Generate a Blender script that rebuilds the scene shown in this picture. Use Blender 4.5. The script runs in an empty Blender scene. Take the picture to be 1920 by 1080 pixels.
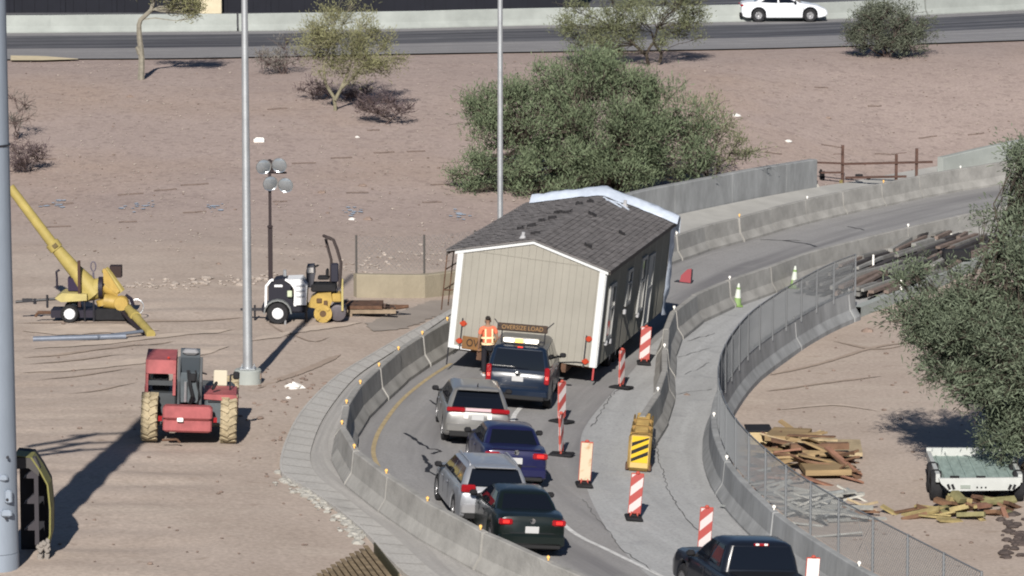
import bpy, bmesh, math, random
from mathutils import Vector, Matrix, noise
rnd = random.Random(7)
sc = bpy.context.scene
C = sc.collection
R = math.radians
PI = math.pi

# ------------------------------------------------------------------ camera, world, sun, exposure
FPX = 7700.0            # focal length in pixels of the 1920 wide photograph
PITCH = R(8.13)
CAMH = 18.6
cam_d = bpy.data.cameras.new('camera')
cam = bpy.data.objects.new('camera', cam_d); C.objects.link(cam)
cam.location = (0, 0, CAMH)
cam.rotation_euler = (PI / 2 - PITCH, 0, 0)
cam_d.sensor_width = 36.0
cam_d.lens = 36.0 * FPX / 1920.0
cam_d.clip_end = 3000
sc.camera = cam
SUN_EL, SUN_AZ = R(30), R(5.3)      # light travels towards +Y and a little to the right
w = bpy.data.worlds.new('World'); sc.world = w; w.use_nodes = True
nt = w.node_tree
sky = nt.nodes.new('ShaderNodeTexSky'); sky.sky_type = 'NISHITA'; sky.sun_disc = False
sky.sun_elevation = SUN_EL
sky.sun_rotation = PI + SUN_AZ
sky.altitude = 350; sky.air_density = 0.7; sky.dust_density = 0.2; sky.ozone_density = 2.0      # clear dry desert air
nt.links.new(sky.outputs[0], nt.nodes['Background'].inputs[0])
nt.nodes['Background'].inputs[1].default_value = 0.05
sun_d = bpy.data.lights.new('sun', 'SUN'); sun_d.energy = 5.0; sun_d.angle = R(0.6)
sun_d.color = (1.0, 0.945, 0.875)
sun = bpy.data.objects.new('sun', sun_d); C.objects.link(sun)
ldir = Vector((math.sin(SUN_AZ) * math.cos(SUN_EL), math.cos(SUN_AZ) * math.cos(SUN_EL), -math.sin(SUN_EL)))
sun.rotation_euler = ldir.to_track_quat('-Z', 'Y').to_euler()
sun.location = (-10, 20, 60)
sc.cycles.pixel_filter_type = 'BLACKMAN_HARRIS'; sc.cycles.filter_width = 2.0
sc.view_settings.view_transform = 'Standard'
sc.view_settings.look = 'None'
sc.view_settings.exposure = 0.39
sc.view_settings.gamma = 1.0
sc.view_settings.use_curve_mapping = False

# ------------------------------------------------------------------ terrain function
def smooth(t):
    t = max(0.0, min(1.0, t)); return t * t * (3 - 2 * t)
def softclamp(x, a, b, k=1.5):
    if x < a + k and x > a - k: x = a + (x - a + k) ** 2 / (4 * k)
    elif x <= a - k: x = a
    elif x > b - k and x < b + k: x = b - (b - x + k) ** 2 / (4 * k)
    elif x >= b + k: x = b
    return x
BANK = 0.07
def hgt(x, y):
    """smooth ground height: banked ramp, level ground beside it, embankment behind"""
    z = -BANK * softclamp(x, -9.0, 7.0)
    y0 = 139.0 + 22.0 * smooth((x - 4.0) / 13.0)
    y1 = 181.0 + 6.0 * smooth((x - 4.0) / 13.0)
    t = (y - y0) / (y1 - y0)
    z += (2.8 - z) * smooth(t)
    return z
def wild(x, y):
    """how rough the ground may be: 0 on the paved ramp and far road, 1 on dirt"""
    m = 1.0 if y < 136 else 0.45
    if -6.5 < x < 14 and 70 < y < 150: m = 0.25
    if y > 180: m = 0.15
    return m
def terr(x, y):
    n = noise.noise(Vector((x * 0.13, y * 0.30, 3.1))) * 0.5 + 0.5
    n2 = noise.noise(Vector((x * 0.9, y * 0.9, 8.7))) * 0.5 + 0.5
    n3 = noise.noise(Vector((x * 0.10 + y * 0.06, y * 1.3 - x * 0.15, 1.7))) * 0.5 + 0.5
    rut = n3 * 0.13 * smooth((-6.5 - x) / 2.0) * smooth((128 - y) / 6.0)
    return hgt(x, y) - 0.03 - wild(x, y) * (0.14 * n + 0.05 * n2 + rut)

cp, sp = math.cos(PITCH), math.sin(PITCH)
def ray(px, py):
    u = (px - 960.0) / FPX; v = (py - 540.0) / FPX
    return Vector((u, cp - v * sp, -sp - v * cp))
def G(px, py, up=0.0, f=hgt):
    """ground point (raised by up) that the photograph shows at pixel px,py"""
    d = ray(px, py); t = 60.0
    while t < 900:
        p = Vector((0, 0, CAMH)) + d * t
        if p.z < f(p.x, p.y) + up: break
        t += 1.0
    a, b = t - 1.0, t
    for _ in range(24):
        m = (a + b) / 2; p = Vector((0, 0, CAMH)) + d * m
        if p.z < f(p.x, p.y) + up: b = m
        else: a = m
    p = Vector((0, 0, CAMH)) + d * b
    return Vector((p.x, p.y, p.z - up))
def proj(p):
    q = p - Vector((0, 0, CAMH)); dep = q.y * cp - q.z * sp; upv = q.y * sp + q.z * cp
    return 960 + FPX * q.x / dep, 540 - FPX * upv / dep
def scale_at(p):
    """pixels per metre at a point"""
    return FPX / (p.y * cp + (CAMH - p.z) * sp)

# ------------------------------------------------------------------ spline helpers
def spline(pts, step=0.3):
    out = []
    P = [Vector(p) for p in pts]
    P = [P[0] * 2 - P[1]] + P + [P[-1] * 2 - P[-2]]
    for i in range(1, len(P) - 2):
        a, b, c, d = P[i - 1:i + 3]
        n = max(2, int((c - b).length / step))
        for k in range(n):
            t = k / n
            out.append(0.5 * ((2 * b) + (c - a) * t + (2 * a - 5 * b + 4 * c - d) * t * t + (3 * b - a - 3 * c + d) * t ** 3))
    out.append(P[-2])
    return out
def resample(pts, n):
    L = [0.0]
    for a, b in zip(pts, pts[1:]): L.append(L[-1] + (b - a).length)
    out = []; j = 0
    for k in range(n):
        s = L[-1] * k / (n - 1)
        while j < len(L) - 2 and L[j + 1] < s: j += 1
        t = (s - L[j]) / max(1e-9, L[j + 1] - L[j])
        out.append(pts[j].lerp(pts[j + 1], max(0, min(1, t))))
    return out
def length(pts): return sum((b - a).length for a, b in zip(pts, pts[1:]))
def flat(pts): return [Vector((p.x, p.y, 0)) for p in pts]
def smoothed(pts, it=3):
    pts = [p.copy() for p in pts]
    for _ in range(it):
        q = [p.copy() for p in pts]
        for i in range(1, len(pts) - 1): q[i] = pts[i] * 0.5 + (pts[i - 1] + pts[i + 1]) * 0.25
        pts = q
    return pts

# ------------------------------------------------------------------ object helpers
def tag(o, label=None, cat=None, group=None, kind=None):
    if label: o['label'] = label
    if cat: o['category'] = cat
    if group: o['group'] = group
    if kind: o['kind'] = kind
    return o
def thing(name, label, cat, loc=(0, 0, 0), rz=0.0, group=None, roll=0.0):
    o = bpy.data.objects.new(name, None); C.objects.link(o)
    o.empty_display_size = 0.3
    o.location = loc; o.rotation_euler = (0, roll, rz)
    return tag(o, label, cat, group)
def dup(root, loc, rz=0.0, label=None, roll=None):
    r = root.copy(); C.objects.link(r); r.location = loc
    r.rotation_euler = (0, root.rotation_euler[1] if roll is None else roll, rz)
    if label: r['label'] = label
    for ch in list(root.children):
        c = ch.copy(); C.objects.link(c); c.parent = r
        for g in list(ch.children):
            d = g.copy(); C.objects.link(d); d.parent = c
    return r
class MB:
    def __init__(s): s.v = []; s.f = []; s.uv = None
    def add(s, vs, fs):
        b = len(s.v); s.v += [tuple(v) for v in vs]; s.f += [tuple(i + b for i in f) for f in fs]; return s
    def box(s, c, d, m=None):
        cx, cy, cz = c; x, y, z = d[0] / 2, d[1] / 2, d[2] / 2
        vs = [Vector((sx * x, sy * y, sz * z)) for sz in (-1, 1) for sy in (-1, 1) for sx in (-1, 1)]
        if m is not None: vs = [m @ v for v in vs]
        vs = [v + Vector(c) for v in vs]
        return s.add(vs, [(0, 2, 3, 1), (4, 5, 7, 6), (0, 1, 5, 4), (2, 6, 7, 3), (0, 4, 6, 2), (1, 3, 7, 5)])
    def rbox(s, c, d, b=0.03, m=None):
        """box with bevelled edges"""
        x, y, z = d[0] / 2, d[1] / 2, d[2] / 2; b = min(b, x * .9, y * .9, z * .9)
        vs = []; fs = []
        rings = [(-z, b), (-z + b, 0), (z - b, 0), (z, b)]
        for zz, i in rings:
            xx, yy = x - i, y - i; k = b * 0.7
            ring = [(-xx + k, -yy), (xx - k, -yy), (xx, -yy + k), (xx, yy - k), (xx - k, yy), (-xx + k, yy), (-xx, yy - k), (-xx, -yy + k)]
            vs += [Vector((p[0], p[1], zz)) for p in ring]
        for r in range(3):
            for i in range(8):
                j = (i + 1) % 8
                fs.append((r * 8 + i, r * 8 + j, r * 8 + 8 + j, r * 8 + 8 + i))
        fs.append(tuple(range(7, -1, -1))); fs.append(tuple(range(24, 32)))
        if m is not None: vs = [m @ v for v in vs]
        return s.add([v + Vector(c) for v in vs], fs)
    def tube(s, a, b, r0, r1=None, n=8, cap=True):
        r1 = r0 if r1 is None else r1
        a = Vector(a); b = Vector(b); d = (b - a)
        if d.length < 1e-6: return s
        d.normalize(); u = d.orthogonal().normalized(); w_ = d.cross(u)
        vs = []
        for c, r in ((a, r0), (b, r1)):
            for i in range(n):
                t = 2 * PI * i / n; vs.append(c + (u * math.cos(t) + w_ * math.sin(t)) * r)
        fs = [(i, (i + 1) % n, n + (i + 1) % n, n + i) for i in range(n)]
        if cap: fs += [tuple(range(n - 1, -1, -1)), tuple(range(n, 2 * n))]
        return s.add(vs, fs)
    def path(s, pts, rs, n=6):
        pts = [Vector(p) for p in pts]
        if not isinstance(rs, (list, tuple)): rs = [rs] * len(pts)
        vs = []; fs = []; u = None
        for k, p in enumerate(pts):
            d = (pts[min(k + 1, len(pts) - 1)] - pts[max(k - 1, 0)]).normalized()
            if u is None: u = d.orthogonal().normalized()
            else: u = (u - d * u.dot(d)).normalized()
            w_ = d.cross(u)
            for i in range(n):
                t = 2 * PI * i / n; vs.append(p + (u * math.cos(t) + w_ * math.sin(t)) * rs[k])
        for k in range(len(pts) - 1):
            for i in range(n):
                j = (i + 1) % n
                fs.append((k * n + i, k * n + j, k * n + n + j, k * n + n + i))
        fs += [tuple(range(n - 1, -1, -1)), tuple(range((len(pts) - 1) * n, len(pts) * n))]
        return s.add(vs, fs)
    def lathe(s, prof, c=(0, 0, 0), axis='z', n=16):
        """prof: list of (radius, along)"""
        vs = []; fs = []; m = len(prof)
        for r, h in prof:
            for i in range(n):
                t = 2 * PI * i / n; a, b = r * math.cos(t), r * math.sin(t)
                v = {'z': (a, b, h), 'x': (h, a, b), 'y': (b, h, a)}[axis]
                vs.append(Vector(v) + Vector(c))
        for k in range(m - 1):
            for i in range(n):
                j = (i + 1) % n
                fs.append((k * n + i, k * n + j, k * n + n + j, k * n + n + i))
        ring_ = abs(prof[0][0] - prof[-1][0]) < 1e-6 and max(p[0] for p in prof) > prof[0][0] + 1e-6
        if ring_: return s.add(vs, fs)
        if prof[0][0] > 1e-4: fs.append(tuple(range(n - 1, -1, -1)))
        if prof[-1][0] > 1e-4: fs.append(tuple(range((m - 1) * n, m * n)))
        return s.add(vs, fs)
    def prism(s, poly, a, b, plane='xz'):
        """polygon in a plane, extruded from a to b along the third axis"""
        n = len(poly); vs = []
        for t in (a, b):
            for p, q in poly:
                vs.append({'xz': (p, t, q), 'yz': (t, p, q), 'xy': (p, q, t)}[plane])
        fs = [tuple(range(n)), tuple(range(2 * n - 1, n - 1, -1))]
        fs += [((i + 1) % n, i, n + i, n + (i + 1) % n) for i in range(n)]
        return s.add(vs, fs)
    def quad(s, a, b, c, d): return s.add([a, b, c, d], [(0, 1, 2, 3)])
    def build(s, name, mat, parent=None, smooth_=False, fix=True):
        me = bpy.data.meshes.new(name); me.from_pydata(s.v, [], s.f); me.update()
        if fix and len(s.f) < 20000:
            bm = bmesh.new(); bm.from_mesh(me); bmesh.ops.recalc_face_normals(bm, faces=bm.faces); bm.to_mesh(me); bm.free()
        if isinstance(mat, (list, tuple)):
            for m in mat: me.materials.append(m)
        else: me.materials.append(mat)
        if smooth_:
            me.shade_smooth()
            try: me.set_sharp_from_angle(angle=R(smooth_ if smooth_ is not True else 40))
            except Exception: pass
        o = bpy.data.objects.new(name, me); C.objects.link(o)
        if parent: o.parent = parent
        return o
def link(name, me, parent=None):
    o = bpy.data.objects.new(name, me); C.objects.link(o)
    if parent: o.parent = parent
    return o
def RX(a): return Matrix.Rotation(a, 3, 'X')
def RY(a): return Matrix.Rotation(a, 3, 'Y')
def RZ(a): return Matrix.Rotation(a, 3, 'Z')

# ------------------------------------------------------------------ materials
MATS = {}
def srgb(r, g, b):
    f = lambda c: (c / 255 / 12.92) if c / 255 <= 0.04045 else ((c / 255 + 0.055) / 1.055) ** 2.4
    return (f(r), f(g), f(b))
def nd(m, t, **k):
    n = m.node_tree.nodes.new(t)
    for a, b in k.items(): setattr(n, a, b)
    return n
def mat(name, col, rough=0.7, metal=0.0, var=0.0, vscale=3.0, bump=0.0, bscale=20.0, spec=0.3, col2=None, coat=0.0, stretch=None, world=False):
    if name in MATS: return MATS[name]
    m = bpy.data.materials.new(name); m.use_nodes = True
    N, L = m.node_tree.nodes, m.node_tree.links
    b = N['Principled BSDF']
    b.inputs['Base Color'].default_value = (*col, 1)
    b.inputs['Roughness'].default_value = rough
    b.inputs['Metallic'].default_value = metal
    b.inputs['Specular IOR Level'].default_value = spec
    if coat: b.inputs['Coat Weight'].default_value = coat; b.inputs['Coat Roughness'].default_value = 0.05
    src = None
    if var or bump:
        if world:
            tc = nd(m, 'ShaderNodeNewGeometry'); src = tc.outputs['Position']
        else:
            tc = nd(m, 'ShaderNodeTexCoord'); src = tc.outputs['Object']
        if stretch:
            mp = nd(m, 'ShaderNodeMapping'); mp.inputs['Scale'].default_value = stretch
            L.new(src, mp.inputs['Vector']); src = mp.outputs[0]
    if var:
        nz = nd(m, 'ShaderNodeTexNoise'); nz.inputs['Scale'].default_value = vscale; nz.inputs['Detail'].default_value = 6
        nz.inputs['Roughness'].default_value = 0.65
        L.new(src, nz.inputs['Vector'])
        cr = nd(m, 'ShaderNodeValToRGB')
        c2 = col2 or tuple(c * (1 + var) for c in col)
        c1 = tuple(c * (1 - var) for c in col)
        cr.color_ramp.elements[0].position = 0.3; cr.color_ramp.elements[1].position = 0.7
        cr.color_ramp.elements[0].color = (*c1, 1); cr.color_ramp.elements[1].color = (*c2, 1)
        L.new(nz.outputs['Fac'], cr.inputs[0]); L.new(cr.outputs[0], b.inputs['Base Color'])
    if bump:
        nb = nd(m, 'ShaderNodeTexNoise'); nb.inputs['Scale'].default_value = bscale; nb.inputs['Detail'].default_value = 5
        L.new(src, nb.inputs['Vector'])
        bp = nd(m, 'ShaderNodeBump'); bp.inputs['Strength'].default_value = bump; bp.inputs['Distance'].default_value = 0.05
        L.new(nb.outputs['Fac'], bp.inputs['Height']); L.new(bp.outputs[0], b.inputs['Normal'])
    MATS[name] = m
    return m
def emit(name, col, strength, base=None):
    if name in MATS: return MATS[name]
    m = mat(name, base or col, 0.3)
    b = m.node_tree.nodes['Principled BSDF']
    b.inputs['Emission Color'].default_value = (*col, 1); b.inputs['Emission Strength'].default_value = strength
    return m
def mixc(m, a, b, fac):
    n = nd(m, 'ShaderNodeMix', data_type='RGBA')
    L = m.node_tree.links
    for s, v in ((0, fac), (6, a), (7, b)):
        if isinstance(v, (tuple, list)): n.inputs[s].default_value = (*v, 1) if len(v) == 3 else v
        elif isinstance(v, (int, float)): n.inputs[s].default_value = v
        else: L.new(v, n.inputs[s])
    return n.outputs[2]
def noise_fac(m, src, scale, lo, hi, detail=5, stretch=None, rough=0.6):
    L = m.node_tree.links
    if stretch:
        mp = nd(m, 'ShaderNodeMapping'); mp.inputs['Scale'].default_value = stretch; L.new(src, mp.inputs['Vector']); src = mp.outputs[0]
    n = nd(m, 'ShaderNodeTexNoise'); n.inputs['Scale'].default_value = scale; n.inputs['Detail'].default_value = detail
    n.inputs['Roughness'].default_value = rough
    L.new(src, n.inputs['Vector'])
    r = nd(m, 'ShaderNodeMapRange'); r.inputs[1].default_value = lo; r.inputs[2].default_value = hi
    L.new(n.outputs['Fac'], r.inputs[0])
    return r.outputs[0]

def ground_mat():
    m = bpy.data.materials.new('desert_dirt'); m.use_nodes = True
    N, L = m.node_tree.nodes, m.node_tree.links; b = N['Principled BSDF']
    b.inputs['Roughness'].default_value = 0.95; b.inputs['Specular IOR Level'].default_value = 0.1
    g = nd(m, 'ShaderNodeNewGeometry'); pos = g.outputs['Position']
    sep = nd(m, 'ShaderNodeSeparateXYZ'); L.new(pos, sep.inputs[0])
    # gravel mulch on the bank, paler trampled dirt on the level ground
    bank = nd(m, 'ShaderNodeMapRange'); bank.inputs[1].default_value = 132; bank.inputs[2].default_value = 146; L.new(sep.outputs[1], bank.inputs[0])
    dirt = mixc(m, (0.425, 0.350, 0.296), (0.482, 0.403, 0.345), noise_fac(m, pos, 0.35, 0.35, 0.65))
    dirt = mixc(m, dirt, (0.50, 0.425, 0.36), noise_fac(m, pos, 0.5, 0.52, 0.75, stretch=(0.35, 1.6, 1)))
    dirt = mixc(m, dirt, (0.33, 0.26, 0.21), noise_fac(m, pos, 2.2, 0.6, 0.8, stretch=(0.7, 1.0, 1)))
    grav = mixc(m, (0.368, 0.295, 0.266), (0.408, 0.330, 0.298), noise_fac(m, pos, 0.25, 0.35, 0.65))
    grav = mixc(m, grav, (0.40, 0.31, 0.26), noise_fac(m, pos, 0.08, 0.5, 0.7))
    v = nd(m, 'ShaderNodeTexVoronoi'); v.inputs['Scale'].default_value = 4.5; L.new(pos, v.inputs['Vector'])
    vr = nd(m, 'ShaderNodeSeparateColor'); L.new(v.outputs['Color'], vr.inputs[0])
    fr = nd(m, 'ShaderNodeMapRange'); fr.inputs[1].default_value = 0.7; fr.inputs[2].default_value = 1.0; fr.inputs[4].default_value = 0.28; L.new(vr.outputs[0], fr.inputs[0])
    grav = mixc(m, grav, (0.12, 0.09, 0.085), fr.outputs[0])
    fl = nd(m, 'ShaderNodeMapRange'); fl.inputs[1].default_value = 0.75; fl.inputs[2].default_value = 1.0; fl.inputs[4].default_value = 0.35; L.new(vr.outputs[1], fl.inputs[0])
    grav = mixc(m, grav, (0.44, 0.36, 0.31), fl.outputs[0])
    fine = noise_fac(m, pos, 9, 0.3, 0.7)
    col = mixc(m, dirt, grav, bank.outputs[0])
    mul = nd(m, 'ShaderNodeMix', data_type='RGBA', blend_type='MULTIPLY'); mul.inputs[0].default_value = 0.28
    L.new(col, mul.inputs[6]); L.new(fine, mul.inputs[7])
    L.new(mul.outputs[2], b.inputs['Base Color'])
    nb = nd(m, 'ShaderNodeTexNoise'); nb.inputs['Scale'].default_value = 8; nb.inputs['Detail'].default_value = 6; L.new(pos, nb.inputs['Vector'])
    bp = nd(m, 'ShaderNodeBump'); bp.inputs['Strength'].default_value = 0.13; bp.inputs['Distance'].default_value = 0.05
    L.new(nb.outputs['Fac'], bp.inputs['Height']); L.new(bp.outputs[0], b.inputs['Normal'])
    return m
def paved_mat(name, c1, c2, streak=None, ssc=1.2, rough=0.85, lo=0.4, hi=0.7, dark=None):
    """worn paving; streaks run along the ribbon (uv.x across in metres, uv.y along in metres)"""
    m = bpy.data.materials.new(name); m.use_nodes = True
    N, L = m.node_tree.nodes, m.node_tree.links; b = N['Principled BSDF']
    b.inputs['Roughness'].default_value = rough; b.inputs['Specular IOR Level'].default_value = 0.2
    g = nd(m, 'ShaderNodeNewGeometry'); pos = g.outputs['Position']
    uv = nd(m, 'ShaderNodeTexCoord').outputs['UV']
    col = mixc(m, c1, c2, noise_fac(m, pos, 0.8, 0.35, 0.65))
    if streak: col = mixc(m, col, streak, noise_fac(m, uv, ssc, lo, hi, stretch=(1.0, 0.05, 1)))
    if dark: col = mixc(m, col, dark, noise_fac(m, pos, 0.9, 0.58, 0.8, detail=7))
    col = mixc(m, col, tuple(c * 0.75 for c in c1), noise_fac(m, pos, 14, 0.45, 0.8))
    L.new(col, b.inputs['Base Color'])
    nb = nd(m, 'ShaderNodeTexNoise'); nb.inputs['Scale'].default_value = 25; nb.inputs['Detail'].default_value = 4; L.new(pos, nb.inputs['Vector'])
    bp = nd(m, 'ShaderNodeBump'); bp.inputs['Strength'].default_value = 0.25; bp.inputs['Distance'].default_value = 0.02
    L.new(nb.outputs['Fac'], bp.inputs['Height']); L.new(bp.outputs[0], b.inputs['Normal'])
    return m
M_GROUND = ground_mat()
M_CONC = mat('barrier_concrete', (0.28, 0.273, 0.257), 0.9, var=0.26, vscale=1.1, bump=0.2, bscale=18, spec=0.15)
M_CONC2 = mat('grey_concrete', (0.25, 0.257, 0.26), 0.9, var=0.28, vscale=1.3, bump=0.2, bscale=15, spec=0.15, stretch=(1, 1, 0.35))
M_CONCW = mat('pale_concrete', (0.285, 0.305, 0.29), 0.9, var=0.16, vscale=0.6, bump=0.15, bscale=12, spec=0.15)
M_TAN = mat('tan_concrete', (0.29, 0.255, 0.19), 0.9, var=0.12, vscale=1.2, bump=0.2, bscale=12, spec=0.15)
M_BLACK = mat('black_rubber', (0.012, 0.012, 0.014), 0.8, var=0.3, vscale=8)
M_TYRE = mat('tyre_rubber', (0.018, 0.018, 0.02), 0.85, var=0.3, vscale=10)
M_DARK = mat('dark_metal', (0.02, 0.02, 0.025), 0.5, var=0.3, vscale=5, spec=0.4)
M_STEEL = mat('galvanised_steel', (0.50, 0.52, 0.54), 0.45, metal=0.75, var=0.12, vscale=2, bump=0.05)
M_RUST = mat('rusty_steel', (0.10, 0.055, 0.035), 0.85, var=0.45, vscale=4, bump=0.2)
M_WOOD = mat('weathered_wood', (0.36, 0.25, 0.12), 0.85, var=0.3, vscale=5, bump=0.2, stretch=(1, 0.2, 1))
M_WOODG = mat('grey_wood', (0.27, 0.27, 0.25), 0.85, var=0.3, vscale=5, bump=0.2, stretch=(1, 0.2, 1))
M_WOODB = mat('brown_wood', (0.15, 0.085, 0.05), 0.85, var=0.3, vscale=5, bump=0.2)
M_YELLOW = mat('machine_yellow', (0.36, 0.245, 0.06), 0.55, var=0.22, vscale=3, spec=0.4, bump=0.05)
M_PALEYEL = mat('faded_yellow', (0.38, 0.32, 0.13), 0.6, var=0.2, vscale=2.5, spec=0.3)
M_RED = mat('faded_red_paint', (0.30, 0.078, 0.08), 0.65, var=0.25, vscale=2.5, spec=0.4)
M_WHITE = mat('white_paint', (0.62, 0.63, 0.65), 0.4, var=0.05, vscale=3, spec=0.4)
M_GLASS = mat('tinted_glass', (0.006, 0.008, 0.013), 0.03, spec=0.3)
M_AMBER = emit('amber_reflector', (1.0, 0.55, 0.12), 0.0, (0.85, 0.50, 0.15))
M_WREFL = mat('white_reflector', (0.85, 0.83, 0.78), 0.4)

# ------------------------------------------------------------------ terrain mesh
def frange(a, b, s):
    out = []; x = a
    while x < b - 1e-6: out.append(x); x += s
    return out
xs = frange(-420, -40, 40) + frange(-40, -22, 2.0) + frange(-22, 24, 0.3) + frange(24, 44, 2.0) + frange(44, 460, 40)
ys = frange(-60, 60, 20) + frange(60, 84, 2.0) + frange(84, 130, 0.3) + frange(130, 190, 0.5) + frange(190, 240, 2.0) + frange(240, 1600, 80)
mb = MB()
for y in ys:
    for x in xs: mb.v.append((x, y, terr(x, y)))
nx = len(xs)
for j in range(len(ys) - 1):
    for i in range(nx - 1):
        a = j * nx + i; mb.f.append((a, a + 1, a + nx + 1, a + nx))
tag(mb.build('desert_ground', M_GROUND, smooth_=180, fix=False), 'pinkish brown dirt lot and gravel bank', kind='structure')

def ribbon(name, left, right, m, dz, nxs=6, n=None, label=None, kind='structure', step=0.5):
    n = n or max(4, int(max(length(left), length(right)) / step))
    A, B = resample(left, n), resample(right, n)
    mb = MB(); uv = []; s = 0
    for k in range(n):
        if k: s += ((A[k] + B[k]) / 2 - (A[k - 1] + B[k - 1]) / 2).length
        for i in range(nxs + 1):
            p = A[k].lerp(B[k], i / nxs)
            mb.v.append((p.x, p.y, hgt(p.x, p.y) + dz)); uv.append(((A[k] - B[k]).length * i / nxs, s))
    q = nxs + 1
    for k in range(n - 1):
        for i in range(nxs):
            a = k * q + i; mb.f.append((a, a + 1, a + q + 1, a + q))
    o = mb.build(name, m, smooth_=180, fix=False)
    # edges folded down so that the sheet has a thickness
    me = o.data
    if sum(p.normal.z for p in me.polygons) < 0: me.flip_normals()
    ul = me.uv_layers.new(name='UVMap')
    for lp in me.loops: ul.data[lp.index].uv = uv[lp.vertex_index]
    if kind: o['kind'] = kind
    if label: o['label'] = label
    return o
def offset(pts, d):
    out = []
    for k, p in enumerate(pts):
        t = pts[min(k + 1, len(pts) - 1)] - pts[max(k - 1, 0)]; t.z = 0; t.normalize()
        out.append(Vector((p.x + t.y * d, p.y - t.x * d, 0)))      # +d is to the right of travel
    return out
BH = 0.86
def top_line(px): return flat(spline([flat([G(x, y, BH)])[0] for x, y in px], 0.3))
Lp = [(1330, 1180), (1240, 1140), (1099, 1082), (1022, 1048), (907, 996), (785, 930), (727, 889), (672, 849), (645, 815), (641, 786), (657, 741), (690, 706), (747, 656), (795, 626), (848, 597)]
Lq = [(1268, 440), (1346, 418), (1434, 393), (1534, 368), (1640, 346), (1740, 326), (1840, 309), (1960, 290), (2100, 270)]
lineL = top_line(Lp + Lq)
Mp = [(1203, 779), (1240, 722), (1247, 690), (1246, 650), (1250, 612), (1264, 580), (1300, 553), (1375, 521), (1448, 497), (1528, 468), (1609, 448), (1687, 429), (1787, 406), (1880, 386), (2000, 362), (2120, 340)]
lineM = top_line(Mp)
Rp = [(1830, 1180), (1700, 1110), (1638, 1076), (1581, 1045), (1508, 998), (1463, 966), (1395, 903), (1358, 854), (1341, 808), (1339, 774), (1347, 738), (1368, 699), (1402, 659), (1452, 622), (1502, 590), (1552, 563), (1598, 545)]
lineR = smoothed(top_line(Rp), 8)
lineL = smoothed(lineL, 10)
curb = flat(spline(flat([G(x, y) for x, y in [(1606, 592), (1660, 570), (1720, 547), (1800, 512), (1880, 480), (2000, 440), (2120, 408)]])))
edgeR = lineR + curb
M_ROAD = paved_mat('ramp_concrete', (0.325, 0.328, 0.328), (0.36, 0.363, 0.362), streak=(0.41, 0.415, 0.415), ssc=2.0, dark=(0.25, 0.255, 0.26))
M_LANE = paved_mat('lane_asphalt', (0.27, 0.264, 0.26), (0.295, 0.289, 0.285), streak=(0.17, 0.166, 0.17), ssc=0.55, lo=0.46, hi=0.62, dark=(0.26, 0.255, 0.25))
M_APRON = paved_mat('apron_concrete', (0.37, 0.358, 0.34), (0.41, 0.395, 0.375), streak=(0.28, 0.27, 0.26), ssc=2.0)
M_APRON2 = paved_mat('apron_ribs', (0.40, 0.388, 0.365), (0.45, 0.436, 0.41), streak=None, dark=(0.27, 0.26, 0.245))
ribbon('ramp_road', lineL, edgeR, M_ROAD, 0.0, 30, step=0.4)
lineB = flat(spline(flat([G(x, y) for x, y in [(1350, 1180), (1280, 1125), (1210, 1075), (1150, 1010), (1112, 945), (1092, 885), (1088, 830), (1100, 795), (1144, 741), (1190, 690), (1222, 645)]])))
lineB = smoothed(lineB + [p for p in offset(lineM, -0.35) if p.y > lineB[-1].y + 2.5], 6)
ribbon('travel_lane', offset(lineL, 0.1), lineB, M_LANE, 0.006, 14, step=0.4)
# concrete apron outside the left barrier
apO = flat(spline(flat([G(x, y) for x, y in [(900, 1180), (800, 1110), (742, 1062), (690, 1005), (640, 962), (588, 925), (548, 902), (527, 884), (534, 836), (568, 771), (630, 709), (700, 665), (757, 632), (848, 582)]])))
apI = flat(spline(flat([G(x, y) for x, y in [(960, 1180), (860, 1110), (800, 1065), (740, 1010), (690, 970), (640, 930), (600, 900), (583, 872), (586, 836), (612, 778), (665, 712), (728, 668), (780, 636), (848, 590)]])))
ribbon('concrete_apron', apI, offset(lineL, -0.05)[:int(len(lineL) * 0.62)], M_APRON, 0.02, 8, step=0.4)
ribbon('apron_edge', apO, apI, M_APRON2, 0.05, 3, step=0.4)
mb = MB()
q = resample(apO, 160)
for a, b in zip(q, q[1:]):
    t = (b - a).normalized(); nn = Vector((t.y, -t.x, 0)) * 0.02
    A = Vector((a.x, a.y, hgt(a.x, a.y) + 0.055)); B = Vector((b.x, b.y, hgt(b.x, b.y) + 0.055))
    mb.quad(A - nn, B - nn, B - nn - Vector((0, 0, .45)), A - nn - Vector((0, 0, .45)))
    mb.quad(A - nn, B - nn, B + nn * 2, A + nn * 2)
tag(mb.build('apron_kerb', M_APRON2), kind='structure')
mb = MB()                                # saw-cut joints across the apron edge
qa, qb = resample(apO, 46), resample(apI, 46)
for a, b in list(zip(qa, qb))[6:]:
    t = (b - a).normalized(); nn = Vector((t.y, -t.x, 0)) * 0.025
    P = [a + nn, a - nn, b - nn, b + nn]
    mb.add([(p.x, p.y, hgt(p.x, p.y) + 0.056) for p in P], [(0, 1, 2, 3)])
tag(mb.build('apron_joints', mat('joint_dirt', (0.345, 0.33, 0.31), 0.95)), kind='structure')
# slab between the upper left barrier and the retaining wall
slA = flat(spline(flat([G(x, y) for x, y in [(1180, 425), (1295, 398), (1421, 372), (1502, 357), (1560, 347), (1700, 322), (1840, 300), (1960, 282)]])))
i0 = min(range(len(lineL)), key=lambda i: (lineL[i] - slA[0]).length)
ribbon('upper_slab', slA, lineL[i0:], mat('slab_concrete', (0.36, 0.355, 0.335), 0.9, var=0.12, vscale=0.8, world=True), 0.02, 6)

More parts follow.
